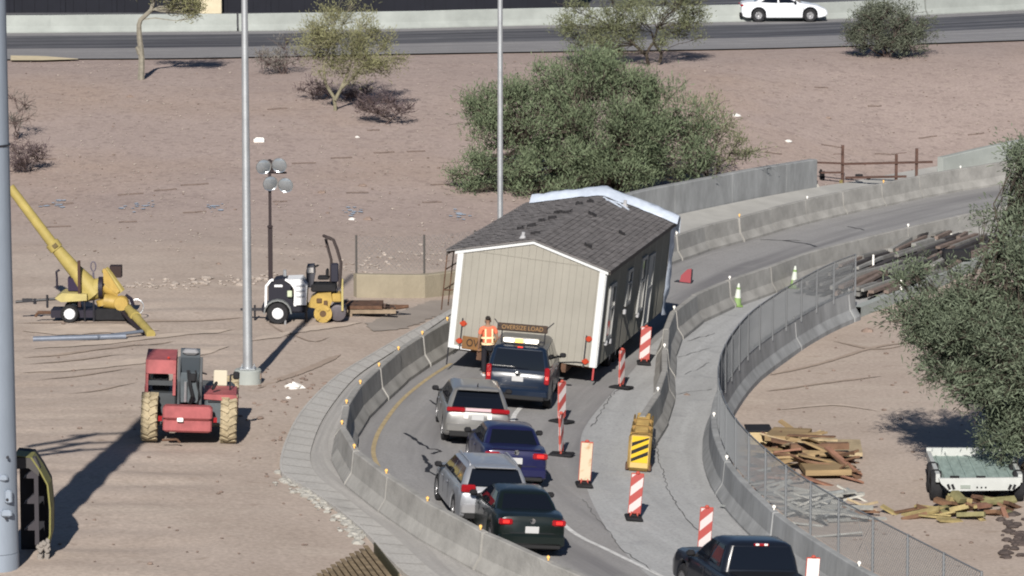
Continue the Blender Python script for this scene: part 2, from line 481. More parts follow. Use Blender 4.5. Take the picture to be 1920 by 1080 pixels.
# painted lines, crack sealing
M_LINEW = mat('line_white', (0.55, 0.55, 0.54), 0.8, var=0.25, vscale=6)
M_LINEY = mat('line_yellow', (0.36, 0.285, 0.165), 0.8, var=0.25, vscale=5)
def stripe(name, px, wd, m, dz=0.012):
    c = flat(spline(flat([G(x, y) for x, y in px])))
    return ribbon(name, offset(c, -wd / 2), offset(c, wd / 2), m, dz, 1)
stripe('white_edge_line', [(1330, 1130), (1232, 1077), (1140, 1032), (1078, 1001), (1035, 960), (1000, 905), (975, 850), (962, 808), (963, 782), (978, 762)], 0.13, M_LINEW)
stripe('yellow_edge_line', [(712, 880), (701, 856), (702, 832), (716, 800), (752, 752), (800, 712), (846, 682)], 0.11, M_LINEY)
mb = MB()
M_SEAL = mat('crack_sealant', (0.02, 0.02, 0.022), 0.6)
mbj = MB()
def seal(px, w0=0.05):
    mb = mbj if w0 < .025 else globals()['mb']
    pts = [G(x, y) for x, y in px]
    fine = []
    for a, b in zip(pts, pts[1:]):
        n = max(2, int((b - a).length / 0.25))
        for k in range(n):
            p = a.lerp(b, k / n); fine.append(p + Vector((rnd.uniform(-.04, .04), rnd.uniform(-.1, .1), 0)))
    fine.append(pts[-1])
    for a, b in zip(fine, fine[1:]):
        if (b - a).length < 1e-4: continue
        t = (b - a).normalized(); ww = w0 * rnd.uniform(0.5, 1.3); nn = Vector((t.y, -t.x, 0)) * ww
        P = [a + nn, a - nn, b - nn, b + nn]
        mb.add([(p.x, p.y, hgt(p.x, p.y) + 0.014) for p in P], [(0, 1, 2, 3)])
seal([(760, 812), (782, 826), (806, 842), (826, 846)]); seal([(826, 846), (810, 852)], .05)
seal([(795, 853), (800, 868), (806, 872), (801, 886)], .06); seal([(801, 884), (832, 900)], .03)
seal([(805, 752), (822, 762)], .05); seal([(718, 735), (733, 736)], .05)
seal([(1090, 935), (1130, 985), (1172, 1035), (1230, 1075)], .012); seal([(1110, 800), (1144, 745), (1180, 708)], .012)
seal([(1228, 800), (1232, 850), (1254, 925), (1298, 985), (1350, 1030)], .012)
seal([(1262, 740), (1335, 730)], .01); seal([(1285, 702), (1310, 692), (1330, 680)], .01); seal([(1270, 670), (1338, 652)], .01); seal([(1290, 640), (1340, 625)], .015)
seal([(1470, 452), (1505, 456), (1530, 463)], .05); seal([(1425, 450), (1500, 452)], .04); seal([(1590, 425), (1620, 432)], .05)
seal([(700, 1018), (745, 1026), (800, 1040)], .03); seal([(760, 1046), (830, 1062), (900, 1078)], .03)
tag(mbj.build('lane_joints', mat('joint_grey', (0.12, 0.12, 0.12), 0.9)), 'faint dark joints between concrete lanes', kind='structure')
tag(mb.build('crack_seal', M_SEAL), 'dark sealant lines on the ramp', kind='structure')
# ------------------------------------------------------------------ concrete barriers, one object per segment
PROF = [(-0.30, -0.3), (-0.30, 0.08), (-0.135, 0.33), (-0.085, 0.84), (-0.065, BH), (0.065, BH), (0.085, 0.84), (0.135, 0.33), (0.30, 0.08), (0.30, -0.3)]
def barrier_run(line, seg, m, label, group, name='concrete_barrier', refl=None, refl_mat=None, start=0.0, end=None, rsc=.58, rev=1, straight=False, gap=0.026, prof=PROF):
    L = length(line); end = end or L
    N = max(2, int(L / 0.1)); pts = resample(line, N); st = L / (N - 1)
    at = lambda s: pts[max(0, min(N - 1, int(round(s / st))))]
    s = start; out = []
    while s < end - 0.5:
        s1 = min(s + seg, end); c0 = at((s + s1) / 2); c0 = Vector((c0.x, c0.y, hgt(c0.x, c0.y)))
        n = 5; rings = []; jit = Vector((rnd.uniform(-.02, .02), rnd.uniform(-.02, .02), 0))
        for k in range(n + 1):
            t = s + gap + (s1 - s - 2 * gap) * k / n
            p = at(t); d = at(min(L, t + 0.4)) - at(max(0, t - 0.4))
            if straight: d = at(min(L, s1)) - at(s); p = at(s + gap).lerp(at(s1 - gap), k / n) + jit
            d.normalize(); nr = Vector((d.y, -d.x, 0))
            base = Vector((p.x, p.y, hgt(p.x, p.y)))
            e = 0.03 if k in (0, n) else 0.0
            rings.append([base + nr * a * (1 - e) + Vector((0, 0, z - (e if z > 0.5 else 0) * .4)) - c0 for a, z in prof])
        mb = MB(); q = len(prof)
        for r in rings: mb.v += [tuple(v) for v in r]
        for k in range(n):
            for i in range(q - 1):
                a = k * q + i; mb.f.append((a, a + 1, a + q + 1, a + q))
        mb.f.append(tuple(range(q))); mb.f.append(tuple(range(n * q + q - 1, n * q - 1, -1)))
        o = mb.build(name, m); o.location = c0
        tag(o, label, 'barrier', group); out.append(o)
        if refl and len(out) % (rev * (2 if c0.y > 132 else 1)) == 0:
            p = at(s + 0.25); z = hgt(p.x, p.y) + BH
            r = MB(); r.tube(Vector((p.x, p.y, z)) - c0, Vector((p.x, p.y, z + .05)) - c0, .02, n=6)
            r.lathe([(0.0, -.03), (.05 * rsc, -.03), (.065 * rsc, -.015), (.065 * rsc, .015), (.05 * rsc, .03), (0, .03)], Vector((p.x, p.y, z + .07)) - c0, 'y', 10)
            r.build('reflector', M_WREFL if c0.y > 136 and len(out) % 4 else (refl_mat or M_AMBER), o, True)
        s = s1
    return out
segL = barrier_run(lineL, 3.05, M_CONC, 'pale concrete barrier block with amber reflector curving along the outside of the ramp', 'barrier blocks along the outside of the ramp', refl=True, straight=True)
segM = barrier_run(lineM, 3.8, M_CONC, 'concrete barrier block between the open lane and the closed lane behind the striped crash cushion', 'barrier blocks beside the closed lane', refl=True, refl_mat=M_WREFL, rsc=.65, rev=2, straight=True)
segR = barrier_run(lineR, 6.0, M_CONC2, 'grey concrete barrier block carrying the chain link fence round the dirt lot', 'barrier blocks under the chain link fence', refl=True, refl_mat=M_WREFL, rsc=.65)
# low kerb on after the fence barrier
mb = MB(); q = resample(curb, 60)
for a, b in zip(q, q[1:]):
    t = (b - a).normalized(); nn = Vector((t.y, -t.x, 0)) * 0.14
    A = [Vector((p.x, p.y, hgt(p.x, p.y))) for p in (a - nn, a + nn, b + nn, b - nn)]
    U = [v + Vector((0, 0, .28)) for v in A]; D = [v - Vector((0, 0, .3)) for v in A]
    mb.add(U + D, [(0, 1, 2, 3), (1, 5, 6, 2), (0, 3, 7, 4)])
tag(mb.build('lane_kerb', M_CONCW), 'pale low kerb beyond the fence barrier', kind='structure')
# retaining walls
def wall_run(name, px, h, thick, m, label, cat='wall', z0=-0.4, seg=None):
    c = flat(spline(flat([G(x, y) for x, y in px]))); q = resample(c, max(4, int(length(c) / 0.6)))
    o0 = q[len(q) // 2]; o0 = Vector((o0.x, o0.y, hgt(o0.x, o0.y)))
    root = thing(name, label, cat, o0)
    per = 7; k = 0
    while k < len(q) - 1:
        part = q[k:k + per + 1]; mb = MB(); ring = []
        for i, p in enumerate(part):
            d = (q[min(k + i + 1, len(q) - 1)] - q[max(k + i - 1, 0)]).normalized(); nr = Vector((d.y, -d.x, 0))
            if i == 0: p = p + d * 0.012
            if i == len(part) - 1: p = p - d * 0.012
            b = Vector((p.x, p.y, hgt(p.x, p.y))) - o0
            ring.append([b + nr * .02 * 0 + Vector((0, 0, z0)), b + Vector((0, 0, h - .03)), b + nr * -.03 + Vector((0, 0, h)), b - nr * thick + Vector((0, 0, h)), b - nr * thick + Vector((0, 0, z0))])
        for r in ring: mb.v += [tuple(v) for v in r]
        for i in range(len(part) - 1):
            for e in range(4):
                a = i * 5 + e; mb.f.append((a, a + 1, a + 6, a + 5))
        mb.f.append((0, 1, 2, 3, 4)); n5 = (len(part) - 1) * 5; mb.f.append((n5 + 4, n5 + 3, n5 + 2, n5 + 1, n5))
        mb.build('wall_panel', m, root); k += per
    return root
wall_run('retaining_wall', [(1150, 430), (1225, 411), (1295, 397), (1421, 371), (1502, 357), (1532, 352)], 1.12, 0.3, M_CONC2, 'stained grey concrete retaining wall between the mesquite tree and the ramp')
wall_run('retaining_wall', [(1768, 330), (1840, 313), (1900, 300), (1980, 284)], 0.75, 0.3, M_CONCW, 'pale low concrete wall right of the brown timber gate')
tan_wall = wall_run('block_wall', [(668, 555), (740, 556), (800, 556), (845, 550), (880, 546)], 0.68, 0.3, M_TAN, 'low tan concrete wall left of the house below the wire fence')
# far road
far_foot = [(-260, 66), (30, 63), (400, 60), (700, 56), (1000, 49), (1280, 44), (1560, 37), (1920, 20), (2300, 2)]
far_near = [(-260, 118), (30, 112), (350, 110), (700, 103), (1000, 98), (1300, 94), (1560, 88), (1920, 76), (2300, 62)]
fa = flat(spline(flat([G(x, y) for x, y in far_foot]), 1)); fb = flat(spline(flat([G(x, y) for x, y in far_near]), 1))
M_FAR = paved_mat('far_asphalt', (0.115, 0.118, 0.128), (0.15, 0.152, 0.162), streak=(0.055, 0.055, 0.066), ssc=1.0, lo=0.42, hi=0.58)
M_SHO = paved_mat('far_shoulder', (0.235, 0.23, 0.235), (0.28, 0.275, 0.275), streak=(0.20, 0.195, 0.2), ssc=1.2)
n = 120; A, B = resample(fa, n), resample(fb, n)
s1 = [a.lerp(b, 0.12) for a, b in zip(A, B)]; s2 = [a.lerp(b, 0.62) for a, b in zip(A, B)]
ribbon('far_road', s1, s2, M_FAR, 0.03, 12, n)
ribbon('far_shoulder', s2, B, M_SHO, 0.03, 8, n)
ribbon('far_gutter', A, s1, M_SHO, 0.03, 3, n)
ribbon('sand_patch', flat([G(20, 106), G(80, 107), G(146, 112)]), flat([G(20, 115), G(80, 115), G(147, 113)]), mat('pale_sand', (0.55, 0.47, 0.32), 0.9, var=0.1), 0.05, 3, 12)
segF = barrier_run(offset(A, -0.35), 9.0, M_CONCW, 'long pale concrete barrier block on the far side of the upper road', 'barrier blocks behind the upper road', gap=.012)
ORD = 'first second third fourth fifth sixth seventh eighth ninth tenth eleventh twelfth thirteenth fourteenth fifteenth sixteenth seventeenth eighteenth nineteenth twentieth'.split()
def number(objs, test, fmt):
    k = 0
    for o in objs:
        if test(*proj(o.location + Vector((0, 0, .8)))) and k < len(ORD): o['label'] = fmt % ORD[k]; k += 1
number(segL, lambda x, y: 590 < y < 1110 and x < 1150, 'concrete barrier block on the outside of the ramp, %s up from the bottom edge')
number(segL, lambda x, y: x > 1255 and y < 480 and x < 1930, 'concrete barrier block along the upper ramp, %s to the right of the house')
number(segM, lambda x, y: x < 1930, 'concrete barrier block by the closed lane, %s after the crash cushion')
number(segR, lambda x, y: y < 1110, 'grey fence topped barrier block, %s up from the bottom edge')
number(segF, lambda x, y: -150 < x < 2000, 'long pale barrier block behind the upper road, %s from the left edge')
# ground beyond the far barrier, seen over it
behind = ribbon('back_road', offset(A, -42), offset(A, -0.7), M_FAR, 0.02, 6, n)
# near-black block whose colour paints the underpass shade, with the pale pier
def underpass_block():
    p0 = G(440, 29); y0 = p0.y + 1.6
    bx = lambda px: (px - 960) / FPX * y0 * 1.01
    root = thing('underpass_block', 'near-black block painted as the shaded underpass behind the far concrete barrier', 'underpass', (bx(440), y0, hgt(0, y0)))
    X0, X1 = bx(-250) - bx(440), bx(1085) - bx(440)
    m = mat('underpass_shade', (0.010, 0.011, 0.017), 0.6, var=0.15, vscale=1, spec=0.15)
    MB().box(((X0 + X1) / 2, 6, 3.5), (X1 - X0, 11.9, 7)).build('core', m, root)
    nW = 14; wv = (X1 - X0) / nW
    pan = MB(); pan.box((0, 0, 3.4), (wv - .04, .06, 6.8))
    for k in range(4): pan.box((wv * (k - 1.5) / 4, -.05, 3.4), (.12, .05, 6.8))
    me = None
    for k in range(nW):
        if me is None: o = pan.build('shade_panel', m, root); me = o.data
        else: o = link('shade_panel', me, root)
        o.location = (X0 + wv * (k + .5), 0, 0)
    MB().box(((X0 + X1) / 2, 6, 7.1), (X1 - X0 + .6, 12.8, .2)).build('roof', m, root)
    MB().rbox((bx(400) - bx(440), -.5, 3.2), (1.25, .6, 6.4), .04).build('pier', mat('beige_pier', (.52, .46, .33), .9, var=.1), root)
underpass_block()
# ------------------------------------------------------------------ vehicles
def ring_pts(hw, y0, y1, r, n=4):
    """rounded rectangle, counter-clockwise from the rear right corner"""
    out = []
    for cx, cy, a0 in ((hw - r, y0 + r, -90), (hw - r, y1 - r, 0), (-hw + r, y1 - r, 90), (-hw + r, y0 + r, 180)):
        for k in range(n + 1):
            a = R(a0 + 90 * k / n); out.append((cx + r * math.cos(a), cy + r * math.sin(a)))
    return out
def car(name, label, cat, loc, yaw, L, W, sill, prof, cabin, wheels, wr, paint, roll=R(4), lights=None, tailw=None, kind='sedan', plate=(0, .8), lit=True, glass=M_GLASS, group=None, tail_shape='wide', bumper_z=0.55, trim=None):
    """prof: (y, shoulder height, half width factor) from rear to front; cabin: belt z, roof z, belt y0,y1, roof y0,y1, half widths"""
    root = thing(name, label, cat, loc, yaw, group, roll)
    hw = W / 2
    # body shell
    ys = set(p[0] for p in prof)
    y = -L / 2
    while y < L / 2: ys.add(round(y, 3)); y += 0.22
    for wy in wheels:
        for k in range(-8, 9): ys.add(round(wy + (wr + .07) * math.sin(k / 8 * PI / 2), 3))
    ys = sorted(ys)
    def lerp(y):
        for a, b in zip(prof, prof[1:]):
            if y <= b[0] + 1e-6:
                t = 0 if b[0] == a[0] else max(0, min(1, (y - a[0]) / (b[0] - a[0]))); t2 = t
                return a[1] + (b[1] - a[1]) * t2, a[2] + (b[2] - a[2]) * t2
        return prof[-1][1], prof[-1][2]
    mb = MB(); q = None; rows = []
    for y in ys:
        zt, wf = lerp(y); w_ = hw * wf; zb = sill
        e = min(y + L / 2, L / 2 - y)
        if e < .25: zb = sill + .10 * (1 - e / .25)
        arch = 0
        for wy in wheels:
            d = wr + .06
            if abs(y - wy) < d: arch = max(arch, wr + math.sqrt(d * d - (y - wy) ** 2))
        za = max(zb, arch)
        zm = max(za + .05, zb + (zt - zb) * .55)
        half = [(w_ - .20, zb if not arch else za), (w_ - .05, za), (w_, za + .04), (w_ + .005, zm), (w_ - .02, max(zm + .01, zt - .12)), (w_ - .06, zt - .04), (w_ - .16, zt), (w_ * .4, zt + .02)]
        row = [(x, y, z) for x, z in half] + [(-x, y, z) for x, z in reversed(half)]
        rows.append(row)
    q = len(rows[0])
    for r in rows: mb.v += r
    for k in range(len(rows) - 1):
        for i in range(q):
            j = (i + 1) % q
            mb.f.append((k * q + i, k * q + j, k * q + q + j, k * q + q + i))
    mb.f.append(tuple(range(q))); mb.f.append(tuple(range(len(rows) * q - 1, (len(rows) - 1) * q - 1, -1)))
    mb.build('body', paint, root, 38)
    # cabin
    zb_, zr_, by0, by1, ry0, ry1, bw, rw = cabin
    mb = MB(); rings = []
    for t, ins, dz in ((0, 0, -.04), (.5, -.012, 0), (.93, 0, 0), (1, .07, .012), (1, .3, .035)):
        z = zb_ + (zr_ - zb_) * t + dz
        y0 = by0 + (ry0 - by0) * t + ins; y1 = by1 + (ry1 - by1) * t - ins; h_ = bw + (rw - bw) * t - ins
        if t == 1: z = zr_ + dz
        rings.append([(x, y, z) for x, y in ring_pts(h_, y0, y1, .16)])
    q = len(rings[0])
    for r in rings: mb.v += r
    for k in range(len(rings) - 1):
        for i in range(q):
            j = (i + 1) % q; mb.f.append((k * q + i, k * q + j, k * q + q + j, k * q + q + i))
    mb.f.append(tuple(range((len(rings) - 1) * q, len(rings) * q)))
    mb.build('cabin', paint, root, 35)
    def lerp2(a, b, t): return a + (b - a) * t
    # rear window
    def rear(t, s, off, sgn=-1):
        z = zb_ + (zr_ - zb_) * t
        if sgn < 0: y = lerp2(by0, ry0, t) - (0.012 * (1 - abs(2 * t - 1)))
        else: y = lerp2(by1, ry1, t) + (0.012 * (1 - abs(2 * t - 1)))
        return Vector((s * (lerp2(bw, rw, t)), y + sgn * off, z + off * .5))
    for nm, sgn, t0, t1 in (('rear_window', -1, .10, .90), ('windshield', 1, .06, .92)):
        g = MB(); nn = 6; f = .86
        vs = []
        for t in (t0, (t0 + t1) / 2, t1):
            for k in range(nn + 1):
                s = (2 * k / nn - 1) * f; vs.append(rear(t, s, .014, sgn))
        fs = [(r * (nn + 1) + k, r * (nn + 1) + k + 1, (r + 1) * (nn + 1) + k + 1, (r + 1) * (nn + 1) + k) for r in range(2) for k in range(nn)]
        g.add(vs, fs); g.build(nm, glass, root, 60)
    # side windows
    for sx in (-1, 1):
        segs = [(.10, .50), (.54, .93)] if kind != 'suv' else [(.05, .28), (.31, .60), (.63, .94)]
        if kind == 'pickup': segs = [(.06, .44), (.50, .92)]
        for a, b in segs:
            g = MB(); vs = []
            for t, y_ in ((.12, a), (.12, b), (.88, b), (.88, a)):
                y0 = lerp2(by0, ry0, t); y1 = lerp2(by1, ry1, t)
                vs.append((sx * (lerp2(bw, rw, t) + .016), lerp2(y0 + .12, y1 - .05, y_), zb_ + (zr_ - zb_) * t))
            g.quad(*vs); g.build('side_window', glass, root)
    # wheels
    mrim = mat('alloy_rim', (.35, .35, .36), .35, metal=.8)
    for sx in (-1, 1):
        for wy in wheels:
            cx = sx * (hw - .13)
            t = MB(); t.lathe([(wr * .55, -.11), (wr * .9, -.115), (wr * .985, -.09), (wr, 0), (wr * .985, .09), (wr * .9, .115), (wr * .55, .11), (wr * .55, -.11)], (cx, wy, wr), 'x', 20)
            o = t.build('wheel', M_TYRE, root, 40)
            r_ = MB(); r_.lathe([(0, sx * .085), (wr * .18, sx * .095), (wr * .2, sx * .08), (wr * .5, sx * .09), (wr * .6, sx * .115), (wr * .6, -sx * .05), (0, -sx * .05)], (cx, wy, wr), 'x', 14)
            for k in range(5):
                a = 2 * PI * k / 5; r_.box((cx + sx * .095, wy + math.cos(a) * wr * .35, wr + math.sin(a) * wr * .35), (.03, .06, wr * .5), RX(-a + PI / 2))
            r_.build('rim', mrim, o)
    # underside
    MB().box((0, 0, sill + .06), (W - .5, L - .7, .16)).build('chassis', M_DARK, root)
    # mirrors
    for sx in (-1, 1):
        m_ = MB(); m_.rbox((sx * (bw + .18), by1 - .42, zb_ + .09), (.19, .11, .14), .04); m_.box((sx * (bw + .06), by1 - .38, zb_ + .03), (.14, .06, .06)); m_.build('mirror', trim or M_BLACK, root)
    # lamps
    yr = -L / 2
    mr = emit('tail_red_lit', (1, .04, .03), 1.0, (.35, .01, .01)) if lit else mat('tail_red', (.22, .008, .012), .25, coat=.5)
    for (x, z, dx, dz) in (lights or [(.66, .85, .3, .13)]):
        for sx in (-1, 1):
            b = MB(); b.rbox((sx * x, yr + .05, z), (dx, .16, dz), .03); o = b.build('tail_light', mat('tail_red', (.25, .008, .012), .25, coat=.5), root)
            c_ = MB(); c_.rbox((sx * x, yr - .035, z + dz * .08), (dx * .45, .02, dz * .5), .008); c_.build('bulb', mr, o)
    for y_ in ((-.55, .25, .95) if kind != 'pickup' else (-.72, .3, 1.35)):      # door gaps and handles
        for sx in (-1, 1):
            zt_, wf_ = lerp(y_); b = MB(); b.box((sx * (hw * wf_ + .001), y_, (sill + .12 + zt_) / 2), (.012, .016, zt_ - sill - .30)); b.build('door_gap', M_DARK, root)
    for y_ in (-.38, .42):
        for sx in (-1, 1):
            zt_, wf_ = lerp(y_); b = MB(); b.rbox((sx * (hw * wf_ - .005), y_, zt_ - .17), (.05, .17, .03), .01); b.build('door_handle', paint if kind != 'suv' else mat('silver_trim', (.45, .45, .46), .35, metal=.6), root)
    b = MB(); b.rbox((0, -L / 2 + .02, sill + .10), (W * .82, .16, .17), .03); b.build('bumper_trim', mat('black_plastic', (.014, .014, .015), .7), root)
    if kind != 'pickup':
        zz = prof[2][1]
        b = MB(); b.box((0, -L / 2 - .004, zz - .42), (W * .62, .012, .012)); b.build('hatch_gap', M_DARK, root)
    px_, pz_ = plate
    b = MB(); b.rbox((px_, yr - .012, pz_), (.34, .03, .17), .01); b.build('license_plate', mat('plate_white', (.42, .42, .42), .5), root)
    return root
def paint(name, col, rough=.3, metal=.0, coat=.25): return mat(name, col, rough, metal, var=.06, vscale=1.5, coat=coat, spec=.35)
P_BLUEBLK = paint('dark_navy_paint', (.007, .014, .030))
P_SILVER = paint('silver_paint', (.24, .235, .225), .32, .45)
P_SILVER2 = paint('light_silver_paint', (.33, .34, .36), .32, .45)
P_BLUE = paint('deep_blue_paint', (.012, .013, .055), .3, .1)
P_GREEN = paint('black_green_paint', (.006, .010, .009))
P_BLACKBLUE = paint('black_blue_paint', (.008, .010, .016))
P_WHITECAR = paint('white_car_paint', (.66, .68, .71))
M_CHROME = mat('chrome', (.65, .65, .66), .15, metal=1)
M_SILVTRIM = mat('silver_trim', (.45, .45, .46), .35, metal=.6)

CS = 0.90
def rear_at(px, py, yaw, L):
    p = G(px, py + 20); return Vector((p.x - math.sin(yaw) * L * CS / 2, p.y + math.cos(yaw) * L * CS / 2, 0))
def ground(p): return Vector((p.x, p.y, hgt(p.x, p.y) + .01))
ROLL = math.atan(BANK)
SED = lambda L, zt, zd, zh: [(-L / 2, zd - .16, .80), (-L / 2 + .06, zd - .04, .90), (-L / 2 + .3, zd, .97), (-L / 2 + .75, zd + .02, 1.0), (0, zt, 1.0), (L / 2 - 1.3, zh + .06, .985), (L / 2 - .5, zh - .08, .93), (L / 2 - .1, zh - .26, .80), (L / 2, zh - .36, .70)]
SUV = lambda L, zt, zh: [(-L / 2, zt - .18, .84), (-L / 2 + .06, zt - .06, .93), (-L / 2 + .35, zt, .985), (0, zt, 1.0), (L / 2 - 1.35, zh + .04, .985), (L / 2 - .5, zh - .06, .94), (L / 2 - .1, zh - .22, .84), (L / 2, zh - .34, .74)]
def rear_box(root, L, W, z, h, m, name='bumper', dy=.06, f=.92):
    b = MB(); b.rbox((0, -L / 2 - dy / 2 + .05, z), (W * f, dy + .1, h), .05); return b.build(name, m, root)
def high_stop(root, y, z, wd=.3, lit=True):
    b = MB(); b.rbox((0, y, z), (wd, .05, .04), .01); return b.build('brake_light', emit('tail_red_lit', (1, .04, .03), 1.0, (.35, .01, .01)), root)
def emblem(root, y, z, r=.07):
    b = MB(); b.lathe([(0, -.015), (r, -.01), (r, .01), (0, .015)], (0, y, z), 'y', 10); return b.build('emblem', M_CHROME, root)

# black sedan nearest the camera
L, W = 4.65, 1.78; yaw = R(10)
p = rear_at(994, 1028, yaw, L)
c1 = car('sedan', 'black green sedan with lit tail lights, last in the queue beside the left barrier', 'car', ground(p), yaw, L, W, .20, SED(L, .95, 1.02, .93), (.93, 1.38, -1.72, 1.05, -1.02, .12, .80, .60), (-1.36, 1.36), .33, P_GREEN, ROLL, [(.66, .86, .34, .15)], plate=(0, .68), kind='sedan')
rear_box(c1, L, W, .42, .30, P_GREEN); high_stop(c1, -1.62, 1.03, .34); emblem(c1, -L / 2 - .02, .90)
# white silver SUV
L, W = 4.65, 1.88; yaw = R(9.5)
p = rear_at(925, 976, yaw, L)
c2 = car('silver_suv', 'light silver suv with dark rear window and roof rails between blue car and black sedan', 'suv', ground(p), yaw, L, W, .24, SUV(L, 1.02, 1.0), (1.02, 1.52, -2.26, 1.0, -1.92, .15, .86, .66), (-1.40, 1.40), .36, P_SILVER2, ROLL, [(.70, 1.02, .36, .20)], plate=(0, .86), kind='suv', lit=False)
rear_box(c2, L, W, .50, .26, M_SILVTRIM); emblem(c2, -L / 2 - .02, 1.05, .05)
for sx in (-1, 1):
    b = MB(); b.path([(sx * .60, -1.75, 1.54), (sx * .60, -1.6, 1.59), (sx * .60, -.1, 1.59), (sx * .60, .1, 1.54)], .018); b.build('roof_rail', M_SILVTRIM, c2)
b = MB(); b.rbox((0, -1.98, 1.53), (1.05, .26, .035), .015); b.build('spoiler', P_SILVER2, c2)
b = MB(); b.rbox((0, -2.20, 1.10), (.5, .02, .02), .005); b.build('wiper', M_BLACK, c2)
# blue sedan
L, W = 4.6, 1.78; yaw = R(7)
p = rear_at(964, 898, yaw, L)
c3 = car('sedan', 'dark blue sedan with red tail lights ahead of the light silver suv', 'car', ground(p), yaw, L, W, .20, SED(L, .95, 1.03, .93), (.93, 1.40, -1.66, 1.05, -.98, .12, .80, .60), (-1.34, 1.34), .33, P_BLUE, ROLL, [(.64, .88, .40, .16)], plate=(0, .74), kind='sedan')
rear_box(c3, L, W, .42, .30, P_BLUE); emblem(c3, -L / 2 - .02, .97)
b = MB(); b.rbox((0, -L / 2 + .06, 1.05), (1.3, .14, .03), .012); b.build('spoiler', P_BLUE, c3)
# silver crossover
L, W = 4.75, 1.88; yaw = R(4)
p = rear_at(892, 820, yaw, L)
c4 = car('crossover', 'silver bronze crossover with full width tail lamp behind the blue escort truck', 'suv', ground(p), yaw, L, W, .26, SUV(L, 1.05, 1.02), (1.04, 1.53, -2.28, 1.0, -1.75, .15, .87, .66), (-1.42, 1.42), .37, P_SILVER, ROLL, [(.62, 1.03, .52, .13)], plate=(0, .84), kind='suv', lit=False)
rear_box(c4, L, W, .52, .24, P_SILVER); rear_box(c4, L, W, .34, .10, M_SILVTRIM, 'skid_plate', .05, .6)
b = MB(); b.rbox((0, -L / 2 - .015, 1.05), (.72, .03, .09), .012); b.build('lamp_bar', mat('pale_lamp', (.55, .40, .42), .3), c4)
b = MB(); b.rbox((0, -1.86, 1.54), (1.15, .3, .035), .015); b.build('spoiler', P_SILVER, c4)
for sx in (-1, 1):
    b = MB(); b.rbox((sx * .33, -L / 2 - .012, .86), (.12, .02, .13), .01); b.build('reflector', M_WREFL, c4)
b = MB(); b.tube((0, -1.5, 1.55), (0, -1.58, 1.67), .02, .008); b.build('antenna', M_BLACK, c4)
# escort truck (dark blue suv with light bar and sign)
L, W = 5.1, 1.98; yaw = R(-4.5)
p = rear_at(966, 751, yaw, L)
c5 = car('escort_suv', 'dark blue escort suv with amber light bar and roof sign behind the house', 'suv', ground(p), yaw, L, W, .34, SUV(L, 1.18, 1.15), (1.16, 1.88, -2.46, 1.1, -2.36, .3, .93, .76), (-1.55, 1.5), .40, P_BLUEBLK, ROLL, [(.86, 1.10, .15, .50)], plate=(0, .98), kind='suv', lit=False, trim=M_BLACK)
rear_box(c5, L, W, .56, .24, P_BLUEBLK); high_stop(c5, -2.30, 1.87, .16); emblem(c5, -L / 2 - .02, 1.13, .08)
for sx in (-1, 1):
    b = MB(); b.rbox((sx * .86, -L / 2 - .035, 1.06), (.07, .02, .10), .008); b.build('brake_light', emit('tail_red_bright', (1, .15, .12), 2.0, (.5, .05, .05)), c5)
b = MB(); b.rbox((-.25, -L / 2 - .03, .60), (.26, .04, .07), .01); b.rbox((.38, -L / 2 - .03, .60), (.26, .04, .06), .01); b.build('step_trim', M_SILVTRIM, c5)
b = MB(); b.box((0, -1.7, 1.97), (1.3, .05, .05)); b.box((-.5, -1.9, 1.97), (.04, .5, .1)); b.box((.5, -1.9, 1.97), (.04, .5, .1)); b.build('roof_rack', M_DARK, c5)
b = MB(); b.rbox((0, -2.02, 2.03), (1.06, .22, .15), .03); lb = b.build('light_bar', mat('lightbar_white', (.5, .49, .46), .3), c5)
for x, wd, m_ in ((-.37, .30, emit('beacon_white', (1, .9, .75), 2.2)), (-.06, .24, emit('beacon_amber', (1, .5, .1), 1.8)), (.32, .38, emit('beacon_white', (1, .9, .75), 2.2))):
    b = MB(); b.rbox((x, -2.135, 2.035), (wd, .03, .11), .01); b.build('lens', m_, lb)
b = MB(); b.rbox((-.02, -1.55, 2.33), (1.5, .07, .23), .02, RX(R(-18))); sg = b.build('roof_sign', mat('sign_brown', (.035, .02, .012), .7), c5)
for x in (-.62, .66): MB().tube((x, -1.6, 1.9), (x, -1.56, 2.26), .018).build('sign_bracket', M_DARK, c5)
MB().tube((-.7, -1.6, 2.36), (-.86, -1.6, 2.55), .016).build('sign_stay', M_DARK, c5)
MB().tube((.7, -1.6, 2.36), (.9, -1.6, 2.56), .016).build('sign_stay', M_DARK, c5)
def text(body, size, loc, rot, m, parent, ext=.004, sx=1.0):
    cu = bpy.data.curves.new('lettering', 'FONT'); cu.body = body; cu.size = size; cu.extrude = ext; cu.align_x = 'CENTER'; cu.align_y = 'CENTER'
    t = bpy.data.objects.new('lettering', cu); C.objects.link(t)
    me = bpy.data.meshes.new_from_object(t.evaluated_get(bpy.context.evaluated_depsgraph_get())); bpy.data.objects.remove(t)
    me.materials.clear(); me.materials.append(m)
    o = bpy.data.objects.new('lettering', me); C.objects.link(o); o.location = loc; o.rotation_euler = rot; o.scale = (sx, 1, 1)
    if parent: o.parent = parent
    return o
text('OVERSIZE LOAD', .18, (-.02, -1.60, 2.33), (R(72), 0, 0), mat('sign_amber', (.24, .13, .04), .6), sg, .006, .93)
